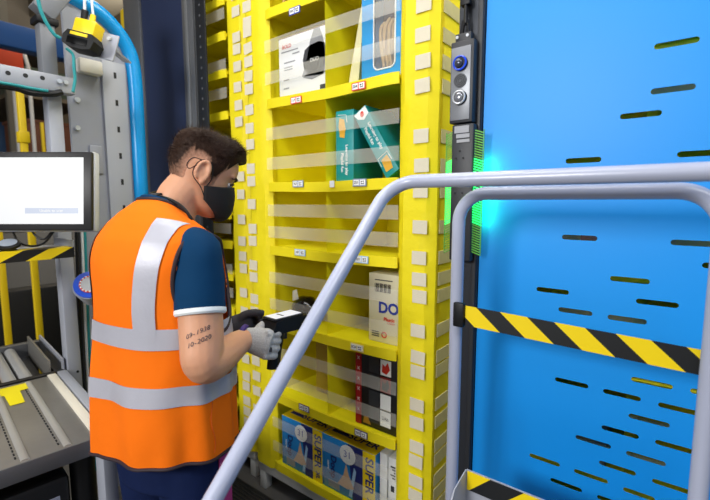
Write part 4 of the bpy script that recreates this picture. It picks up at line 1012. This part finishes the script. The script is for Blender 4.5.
bmesh_ = evalmesh(raw, [('REMESH', dict(mode='VOXEL', voxel_size=.0042, use_smooth_shade=True)), ('SMOOTH', dict(factor=.5, iterations=5))])
bmesh_.transform(Matrix.Translation(-PC)); setmat(bmesh_, SKIN); bmesh_.polygons.foreach_set('use_smooth', [True] * len(bmesh_.polygons))
bobj = link('body', bmesh_, per)
# eyes, brows, beard shadow
for s in (-1, 1):
    part('eye', MB().ellipsoid(H_((s * .031, .0765, -.004)), .012, .010, .0085, HR, 14, 8), mat('eye_white', 'd9d4cf', .25), per)
    part('iris', MB().ellipsoid(H_((s * .031, .0855, -.006)), .005, .003, .005, HR, 10, 6), mat('iris_brown', '2d1c12', .2), per)
    part('eyelid', MB().tube([H_((s * x, y, z)) for x, y, z in ((.017, .081, -.003), (.024, .0885, .003), (.032, .089, .0045), (.041, .0845, .002), (.046, .078, -.003))], .0028, 8), mat('lash_dark', '3a241a', .6), per)
    part('eyebrow', MB().tube([H_((s * x, y, z)) for x, y, z in ((.014, .0925, .017), (.026, .094, .022), (.040, .087, .0225), (.051, .075, .016))], [.003, .0042, .0038, .002], 8), mat('brow_hair', '33221a', .8), per)
# --- hair
HAIR = bpy.data.materials.new('short_brown_hair'); HAIR.use_nodes = True; MATS['short_brown_hair'] = HAIR
nt = HAIR.node_tree; N = nt.nodes; L = nt.links; p_ = N['Principled BSDF']; p_.inputs['Roughness'].default_value = .65; p_.inputs['Specular IOR Level'].default_value = .2
at = N.new('ShaderNodeAttribute'); at.attribute_name = 'fade'
nzt = N.new('ShaderNodeTexNoise'); nzt.inputs['Scale'].default_value = 130; nzt.inputs['Detail'].default_value = 3
tcx = N.new('ShaderNodeTexCoord'); L.new(tcx.outputs['Object'], nzt.inputs['Vector'])
ad = N.new('ShaderNodeMath'); ad.operation = 'MULTIPLY_ADD'; ad.inputs[1].default_value = .5; L.new(nzt.outputs['Fac'], ad.inputs[0]); L.new(at.outputs['Fac'], ad.inputs[2])
mr_ = N.new('ShaderNodeMapRange'); mr_.inputs['From Min'].default_value = .28; mr_.inputs['From Max'].default_value = .95; L.new(ad.outputs[0], mr_.inputs['Value'])
cr = N.new('ShaderNodeMix'); cr.data_type = 'RGBA'; cr.inputs[6].default_value = lin('cf9c80'); cr.inputs[7].default_value = lin('2c1a10')
L.new(mr_.outputs[0], cr.inputs[0]); L.new(cr.outputs[2], p_.inputs['Base Color'])
bp_ = N.new('ShaderNodeBump'); bp_.inputs['Strength'].default_value = .6; bp_.inputs['Distance'].default_value = .004; L.new(nzt.outputs['Fac'], bp_.inputs['Height']); L.new(bp_.outputs['Normal'], p_.inputs['Normal'])
def hairline(deg):
    """lowest hair height for an angle (90 = face, 270 = nape), symmetrical"""
    a = abs(((deg - 90 + 180) % 360) - 180)      # 0 face .. 180 nape
    return interp([(0, .072), (30, .070), (44, .058), (54, .040), (64, .018), (72, -.026), (82, -.030), (88, .006), (98, .026), (112, .022), (122, -.012), (140, -.072), (180, -.086)], a)[0]
NT, NZ = 120, 34; vs = []; fs = []; fade = []
TOPZ = .1185
for i in range(NZ + 1):
    t = i / NZ
    for j in range(NT):
        deg = 360 * j / NT; a = abs(((deg - 90 + 180) % 360) - 180); z0_ = hairline(deg); z = z0_ + (TOPZ - z0_) * (t ** .8)
        side = min(1, max(0, (z - .045) / .05)); frontk = max(0, 1 - a / 75)
        off = .0010 + .0065 * min(1, (z - z0_) / .05) + .012 * side + .010 * frontk * side + .004 * frontk
        if i == 0: off = -.001
        p = head_l(R_(deg), min(z, TOPZ), off)
        lift = .004 * side + .012 * side * frontk
        n_ = .0022 * mnoise.noise(V((p.x * 60, p.y * 25, p.z * 60)))
        p.z += lift + n_ * 2; p.y += n_ + .006 * frontk * side
        vs.append(H_(p)); fade.append(min(1, max(0, (z - z0_) / (.032 if a < 115 else .075) * (.75 if a > 60 else 4) + (.0 if a > 50 else .5) + .35 * side)))
vs.append(H_((0, -.01, TOPZ + .018))); fade.append(1.0)
for i in range(NZ):
    for j in range(NT):
        k = (j + 1) % NT; fs.append((i * NT + j, i * NT + k, (i + 1) * NT + k, (i + 1) * NT + j))
for j in range(NT): fs.append((NZ * NT + j, NZ * NT + (j + 1) % NT, len(vs) - 1))
hm = MB().add(vs, fs); hme = hm.mesh('hair', PC, 80); setmat(hme, HAIR)
att = hme.attributes.new('fade', 'FLOAT', 'POINT'); att.data.foreach_set('value', fade)
hair = link('hair', hme, per)
# short strands on top
rn = random.Random(11); g_ = MB()
for k in range(5200):
    i = int(NZ * (.30 + .70 * rn.random() ** .8)); j = rn.randrange(NT)
    i = min(i, NZ - 1); p = V(vs[i * NT + j]); q = V(vs[(i + 1) * NT + j]); c_ = H_((0, -.01, .02)); nrm = (p - c_).normalized()
    fwd = (HR @ V((0, 1, 0))).normalized(); ln_ = (.006 + .012 * i / NZ) * (0.5 + rn.random())
    d = (nrm * .5 + fwd * (.55 if i > NZ * .5 else -.4) + V((rn.uniform(-.4, .4), rn.uniform(-.4, .4), rn.uniform(-.4, .4)))).normalized() * ln_
    sd = d.cross(nrm); sd = sd.normalized() * .0006 if sd.length > 1e-9 else V((.0006, 0, 0)); p = p.lerp(q, rn.random())
    g_.add([p - sd, p + sd, p + d], [(0, 1, 2)])
sme = g_.mesh('hair_strand', PC, 0); setmat(sme, mat('hair_strand', '2e1b10', .6, var=.3, vscale=80, spec=.2))
tag(link('hair_strands', sme, hair), kind='stuff')
# --- mask
MSK = mat('black_mask_cloth', '17171a', .8, var=.12, vscale=40, bump=.15, bscale=300)
vs = []; fs = []; na, nzq = 36, 20
def mask_pt(a, t, o=0):
    """a in -1..1 across the face, t 0 bottom..1 top"""
    ztop = .002 - .042 * abs(a) ** 1.3; zbot = -.128 + .052 * abs(a) ** 1.8
    z = zbot + (ztop - zbot) * t; th = R_(90 - a * 90)
    p = head_l(th, max(z, -.117), .005 + o); k = math.cos(a * math.pi / 2) ** 1.5
    p.y += .024 * k * math.sin(math.pi * min(1, .18 + t * .72)) ** 1.0
    if z < -.10: p.y += (.02 * k) * 0
    return p
for j in range(nzq + 1):
    for i in range(na + 1): vs.append(H_(mask_pt(-1 + 2 * i / na, j / nzq)))
for j in range(nzq):
    for i in range(na): fs.append((j * (na + 1) + i, j * (na + 1) + i + 1, (j + 1) * (na + 1) + i + 1, (j + 1) * (na + 1) + i))
mk = part('face_mask', MB().add(vs, fs), MSK, per, 70)
md = mk.modifiers.new('th', 'SOLIDIFY'); md.thickness = .0025; md.offset = 1
for s in (-1, 1):
    part('ear_loop', MB().tube(bez([H_(mask_pt(s * .97, .93, .001)), H_((s * .078, .018, -.012)), H_((s * .083, .004, .024)), H_((s * .082, -.022, .026)), H_((s * .081, -.036, .004)), H_((s * .078, -.032, -.026)), H_((s * .073, .0, -.048)), H_(mask_pt(s * .97, .08, .001))], 6), .0015, 6), MSK, mk)
    part('ear_loop_tail', MB().tube(bez([H_((s * .083, -.026, .024)), H_((s * .085, -.050, .018)), H_((s * .084, -.058, -.004)), H_((s * .084, -.048, -.014)), H_((s * .083, -.034, .004))], 6), .0013, 6), MSK, mk)
# --- vest
VT = [(.755, 0, .212, .160), (.80, 0, .211, .158), (.90, .0, .209, .155), (1.02, .0, .207, .152), (1.15, .0, .205, .149), (1.26, -.004, .203, .146), (1.34, -.008, .200, .138), (1.40, -.004, .190, .124), (1.445, .004, .168, .104), (1.475, .012, .136, .088), (1.498, .020, .098, .074), (1.512, .026, .074, .064)]
ZB, ZT = .785, 1.512
def sstep(a, b, x): t = min(1, max(0, (x - a) / (b - a))); return t * t * (3 - 2 * t)
def vest(th, z, off=0):
    cy, a, b = interp(VT, z); e = 2 / 2.3; c, s = math.cos(th), math.sin(th)
    low = 1 - sstep(.85, 1.30, z); k = .010 * low * .7 * math.sin(6 * th + 1.3 + 1.2 * z) + .004 * low * math.sin(11 * th + 5 * z)
    k += .006 * nz(math.cos(th) * .3, math.sin(th) * .3, z * .6, 9) * (1 - sstep(1.36, 1.48, z))
    k += .016 * low * math.exp(-(((th - 4.10 + math.pi) % (2 * math.pi) - math.pi) / .10) ** 2)
    z2 = z - .100 * sstep(1.36, 1.512, z) * (.5 + .5 * s) ** 1.4 + .030 * (1 - sstep(.78, 1.25, z)) * math.cos(th + .7)
    return W_((a + off + k) * spow(c, e), cy + (b + off + k) * spow(s, e), z2)
def th_for(y, z, side=1):
    cy, a, b = interp(VT, z); q = max(-1, min(1, (y - cy) / b)); t = math.asin(spow(q, 2.3 / 2))
    return t if side > 0 else math.pi - t
AH = dict(y=.006, z=1.292, ry=.098, rz=.142)
def inhole(p, z):
    l = toloc(p); return abs(l.x) > .10 and ((l.y - AH['y']) / AH['ry']) ** 2 + ((z - AH['z']) / AH['rz']) ** 2 < 1
NTH, NZZ = 180, 120; vs = []; keep = []; fs = []; inh = []
for i in range(NZZ + 1):
    z = ZB + (ZT - ZB) * i / NZZ
    for j in range(NTH):
        p = vest(2 * math.pi * j / NTH, z); vs.append(p); inh.append(inhole(p, z))
for i in range(NZZ):
    for j in range(NTH):
        k = (j + 1) % NTH; q = (i * NTH + j, i * NTH + k, (i + 1) * NTH + k, (i + 1) * NTH + j)
        if not any(inh[x] for x in q): fs.append(q)
ORV = mat('orange_vest_cloth', 'ff7608', .8, var=.05, vscale=10, bump=.35, bscale=11)
ORV.node_tree.nodes['Principled BSDF'].inputs['Specular IOR Level'].default_value = .2
vst = part('vest', MB().add(vs, fs), ORV, per, 80)
md = vst.modifiers.new('th', 'SOLIDIFY'); md.thickness = .002; md.offset = -1
BIND = mat('dark_binding', '2a1a22', .7)
for s in (1, -1):
    pts = []
    for k in range(61):
        t = 2 * math.pi * k / 60; y = AH['y'] + AH['ry'] * 1.06 * math.cos(t); z = AH['z'] + AH['rz'] * 1.03 * math.sin(t); pts.append(vest(th_for(y, z, s), z, .001))
    part('armhole_binding', MB().tube(pts, .0058, 8, cap=False), BIND, vst)
part('hem_binding', MB().tube([vest(2 * math.pi * k / 120, ZB, .001) for k in range(121)], .0048, 8, cap=False), BIND, vst)
part('neck_binding', MB().tube([vest(2 * math.pi * k / 80, ZT - .002, .001) for k in range(81)], .0045, 8, cap=False), BIND, vst)
REF = mat('silver_reflective_tape', 'b6b6c1', .45, .1, var=.05, vscale=30, bump=.06, bscale=120)
def hband(zc, hw):
    v_ = []; f_ = []; n = 180
    for j in range(n):
        th = 2 * math.pi * j / n
        for q in range(4): v_.append(vest(th, zc - hw + 2 * hw * q / 3 , .003))
    for j in range(n):
        k = (j + 1) % n
        for q in range(3): f_.append((j * 4 + q, k * 4 + q, k * 4 + q + 1, j * 4 + q + 1))
    return MB().add(v_, f_)
part('reflective_band', hband(1.150, .029), REF, vst, 80)
part('reflective_band', hband(.985, .029), REF, vst, 80)
def vband(side, front):
    """vertical brace tape at a fixed width, from the belly band to the shoulder"""
    v_ = []; f_ = []; n = 70
    for i in range(n + 1):
        z = 1.155 + (1.462 - 1.155) * i / n
        xc_ = .100 + .018 * sstep(1.2, 1.42, z)
        for q in range(5):
            x = xc_ + .029 * (q / 4 * 2 - 1); cy, a, b = interp(VT, z); r = min(.999, max(0, x / a)); t = math.acos(r ** (2.3 / 2))
            th = t if front else -t
            if side < 0: th = math.pi - th - (.42 if not front else 0)
            v_.append(vest(th, z, .0036))
    for i in range(n):
        for q in range(4): f_.append((i * 5 + q, i * 5 + q + 1, (i + 1) * 5 + q + 1, (i + 1) * 5 + q))
    return MB().add(v_, f_)
for s in (1, -1):
    for fr_ in (False, True): part('brace_tape', vband(s, fr_), REF, vst, 80)
pts = [vest(-.15 + .03 * math.sin(k), ZB + .02 + k * .02, .0008) for k in range(16)]
part('side_seam', MB().tube(pts, .0016, 6), mat('orange_seam', 'e86406', .6), vst)
# --- shirt sleeves
SH = mat('navy_teal_jersey', '053458', .8, var=.12, vscale=12, bump=.15, bscale=30, spec=.12)
CUFF = mat('white_rib', 'e9eef0', .7)
def sleeve(S, E, frac, sg):
    d = (E - S).normalized(); st_ = S - d * .03 - (W_(1, 0, 0) - W_(0, 0, 0)) * (.05 * sg) + V((0, 0, -.006)); en = S + (E - S) * frac
    path_ = bez([st_, S + d * .0 + V((0, 0, .006)), S.lerp(E, frac * .5), en], 6); rad_ = spread([.050, .058, .064, .063], len(path_))
    m = MB(); rings = []
    m.tube(path_, rad_, 40)
    m.v = [tuple(V(v) + (V(v) - S).normalized() * .004 * nz(v[0], v[1], v[2], 22)) for v in m.v]
    o = part('shirt_sleeve', m, SH, per, 70)
    part('sleeve_cuff', MB().tube([en - d * .006, en + d * .004, en + d * .009], [rad_[-1] + .001, rad_[-1] + .0015, rad_[-1] - .002], 40), CUFF, o)
sleeve(S_, E_, .52, 1); sleeve(S2, E2, .55, -1)
col = [W_(.064 * math.cos(t), .024 + .058 * math.sin(t), 1.478 - .035 * math.sin(t)) for t in [2 * math.pi * k / 40 for k in range(41)]]
part('shirt_collar', MB().tube(col, .009, 8, cap=False), SH, per)
# --- lanyard
lan = bez([atz(192, 220, 1.17), atz(184, 208.5, 1.17), atz(173, 201, 1.175), atz(161, 196.5, 1.19), atz(151.5, 195, 1.225), atz(152, 193, 1.27), atz(165, 192, 1.32), atz(190, 200, 1.34), atz(205, 216, 1.33)], 6)
ly_ = part('lanyard', MB().tube(lan, .0042, 8), BLACK, per)
part('lanyard_clip', MB().obox(atz(156, 195, 1.20), (W_(.014, .006, 0) - W_(0, 0, 0)), (W_(0, .005, 0) - W_(0, 0, 0)), V((0, 0, .006)), .002), BLACK, ly_)
# --- trousers, shoes
TRS = mat('navy_trousers', '14224a', .75, var=.15, vscale=14, bump=.15, bscale=20, spec=.15)
tr_ = MB()
tr_.loft([[W_(a * math.cos(2 * math.pi * j / 32), b * math.sin(2 * math.pi * j / 32), z) for j in range(32)] for z, a, b in ((.70, .165, .125), (.80, .185, .135), (.92, .178, .125), (1.0, .170, .118))])
for s in (1, -1):
    tr_.tube(bez([W_(s * .085, .0, .80), W_(s * .095, .01, .55), W_(s * .10, .0, .3), W_(s * .105, -.01, .055)], 6), spread([.105, .090, .072, .066], 19), 24)
tm = evalmesh(tr_.mesh('t', V((0, 0, 0)), 0), [('REMESH', dict(mode='VOXEL', voxel_size=.008, use_smooth_shade=True)), ('SMOOTH', dict(factor=.5, iterations=4))])
tm.transform(Matrix.Translation(-PC)); setmat(tm, TRS); tro = link('trousers', tm, per)
pk = [W_(.19 + .006 * (k % 2), .035, .80 - k * .016) for k in range(9)]
part('pink_strap', MB().obox(W_(.192, .03, .70), W_(.003, 0, 0) - W_(0, 0, 0), W_(0, .022, 0) - W_(0, 0, 0), V((0, 0, .10)), .002), mat('pink_webbing', 'b0307e', .7, var=.2, vscale=60), tro)
for s in (1, -1):
    rg = []
    for y, w_, h_ in ((-.10, .03, .06), (-.085, .040, .085), (-.03, .042, .09), (.03, .044, .075), (.09, .048, .055), (.14, .044, .045), (.165, .025, .03)):
        rg.append([W_(s * .105 + w_ * math.cos(2 * math.pi * j / 16), y, .012 + h_ * .5 + h_ * .5 * math.sin(2 * math.pi * j / 16)) for j in range(16)])
    sh = part('shoe', MB().loft(rg), BLACK, per)
    part('sole', MB().prism([W_(s * .105 + .05 * math.cos(2 * math.pi * j / 20) * (1 if math.sin(2 * math.pi * j / 20) > -.5 else .85), .03 + .135 * math.sin(2 * math.pi * j / 20), 0) for j in range(20)], (0, 0, .018)), DARKP, sh)
# --- scanner held in the right hand (a thing of its own)
SCc = atz(289, 320.5, 1.345)
GY = V((.05, 1, 0)).normalized(); GX = GY.cross(UZ)
sct = thing('barcode_scanner', 'black pistol grip scanner with a lit screen held in the gloved hand', 'scanner', tuple(SCc))
hd = [(-.085, -.012), (-.075, .016), (-.02, .020), (.055, .014), (.075, .006), (.078, -.022), (.05, -.026), (-.02, -.024), (-.07, -.022)]
part('head', MB().prism([SCc + GY * y + UZ * z - GX * .034 for y, z in hd], GX * .068), BLACK, sct, 20)
part('screen_frame', MB().obox(SCc + GY * -.022 + UZ * .0205, GX * .030, (GY * .056 + UZ * -.001), UZ * .003, .002), DARKP, sct)
part('screen', MB().obox(SCc + GY * -.022 + UZ * .0242, GX * .0255, GY * .050, UZ * .0008), mat('scanner_screen', 'f4f6ff', .3, var=0, emit=.9), sct, 0)
part('screen_line', MB().obox(SCc + GY * -.035 + UZ * .0254, GX * .015, GY * .003, UZ * .0003), mat('dark_grey_print', ''), sct, 0)
gp = [SCc + GY * -.040 + UZ * -.012, SCc + GY * -.050 + UZ * -.055, SCc + GY * -.060 + UZ * -.10, SCc + GY * -.064 + UZ * -.135]
part('grip', MB().tube(bez(gp, 5), spread([.021, .0195, .0185, .019, .020], 16), 16, (1.15, .85), up=GY), BLACK, sct)
part('trigger', MB().obox(SCc + GY * -.018 + UZ * -.040, GX * .006, GY * .006, UZ * .014, .003), DARKP, sct)
part('scan_window', MB().obox(SCc + GY * .077 + UZ * -.008, GX * .026, GY * .002, UZ * .010), mat('dark_glass', ''), sct)
# --- gloves
def glove(name, wrist, mcp_c, axis_down, fwd, side, mats, grip, label):
    """hand closed round a grip: fingers stacked along axis_down"""
    g = MB(); pv = (mcp_c - wrist)
    g.tube(bez([wrist - pv.normalized() * .012, wrist.lerp(mcp_c, .35), wrist.lerp(mcp_c, .75), mcp_c], 5), spread([.031, .040, .046, .042], 16), 18, (1.0, .62), up=axis_down)
    for k in range(4):
        o = axis_down * (-.033 + .0215 * k); L_ = (.9, 1, .96, .78)[k]
        b0 = mcp_c + o + fwd * -.006
        p1 = b0 + (fwd * .024 + side * .002) * L_; p2 = p1 + (fwd * .010 - side * .034) * L_; p3 = p2 + (fwd * -.022 - side * .010) * L_
        g.tube(bez([b0 - fwd * .02, b0, p1, p2, p3], 4), spread([.011, .0125, .0115, .0105, .009], 17), 10)
    tb0 = wrist.lerp(mcp_c, .45) - axis_down * .022 - side * .008
    g.tube(bez([tb0, tb0 + fwd * .022 - axis_down * .020 - side * .010, tb0 + fwd * .050 - axis_down * .024 - side * .024, tb0 + fwd * .072 - axis_down * .020 - side * .034], 4), [.015] * 4 + [.0135] * 5 + [.012] * 3 + [.009], 10)
    me = evalmesh(g.mesh('g', V((0, 0, 0)), 0), [('REMESH', dict(mode='VOXEL', voxel_size=.003, use_smooth_shade=True)), ('SMOOTH', dict(factor=.5, iterations=3))])
    me.transform(Matrix.Translation(-PC)); setmat(me, mats); o = link(name, me, per); o['label'] = label; return o
GLM = mat('speckled_grey_glove', 'b9b8b8', .85, var=.35, vscale=260, bump=.3, bscale=300)
down = (gp[3] - gp[0]).normalized(); fwd = (GY * .96 + GX * .1); fwd = (fwd - down * fwd.dot(down)).normalized(); side = GX
mc = gp[1] + down * .004 + GX * .026 - fwd * .036
go_ = glove('right_glove', Wr, mc, down, fwd, side, GLM, gp, 'grey speckled work glove')
axw = (mc - Wr).normalized()
part('glove_cuff', MB().tube([Wr - axw * .016, Wr - axw * .012, Wr - axw * .004, Wr + axw * .001], [.036, .041, .041, .037], 20, cap=False), mat('purple_cuff', '3c2370', .7), go_)
part('glove_print', MB().obox(mc.lerp(Wr, .35) + GX * .0315 + down * .012, axw * .010, GX * .0015, down * .007, .001), mat('dark_grey_print', ''), go_)
mc2 = W2 + (GY * .9 + RT * .45).normalized() * .075
glove('left_glove', W2, mc2, V((0, .2, -1)).normalized(), (GY * .9 + RT * .5).normalized(), -GX, mat('dark_grey_glove', '3b3a3f', .85, var=.2, vscale=200), None, 'dark grey work glove')
# --- tattoo figures on the upper arm
ad_ = (E_ - S_).normalized(); ctr = S_.lerp(E_, .76)
tc_ = (CAM - ctr); tc_ = (tc_ - ad_ * tc_.dot(ad_)).normalized(); rt_ = ad_.cross(tc_); 
if rt_.dot(RT) < 0: rt_ = -rt_
INK = mat('tattoo_ink', '4a4348', .7, var=0)
def tattoo(s, dn, a0):
    """lettering bent round the arm, each character its own small patch of ink"""
    me_all = MB(); r = .0
    for k, ch in enumerate(s):
        a = a0 + k * .155
        d = tc_ * math.cos(a) + rt_ * math.sin(a); q = ctr + ad_ * (dn - .010 * k * .28)
        hit, loc, nor, _ = bobj.ray_cast((q + d * .15) - PC, -d)
        if not hit: continue
        text('tattoo_figure', ch, .0165, loc + PC + nor * .0006, ad_.cross(nor) * (1 if ad_.cross(nor).dot(rt_) > 0 else -1), -ad_ - rt_ * 0.0 + rt_ * .18, INK, bobj)
bpy.context.view_layer.update()
tattoo('09-1938', -.008, -.62); tattoo('10-2020', .014, -.58)
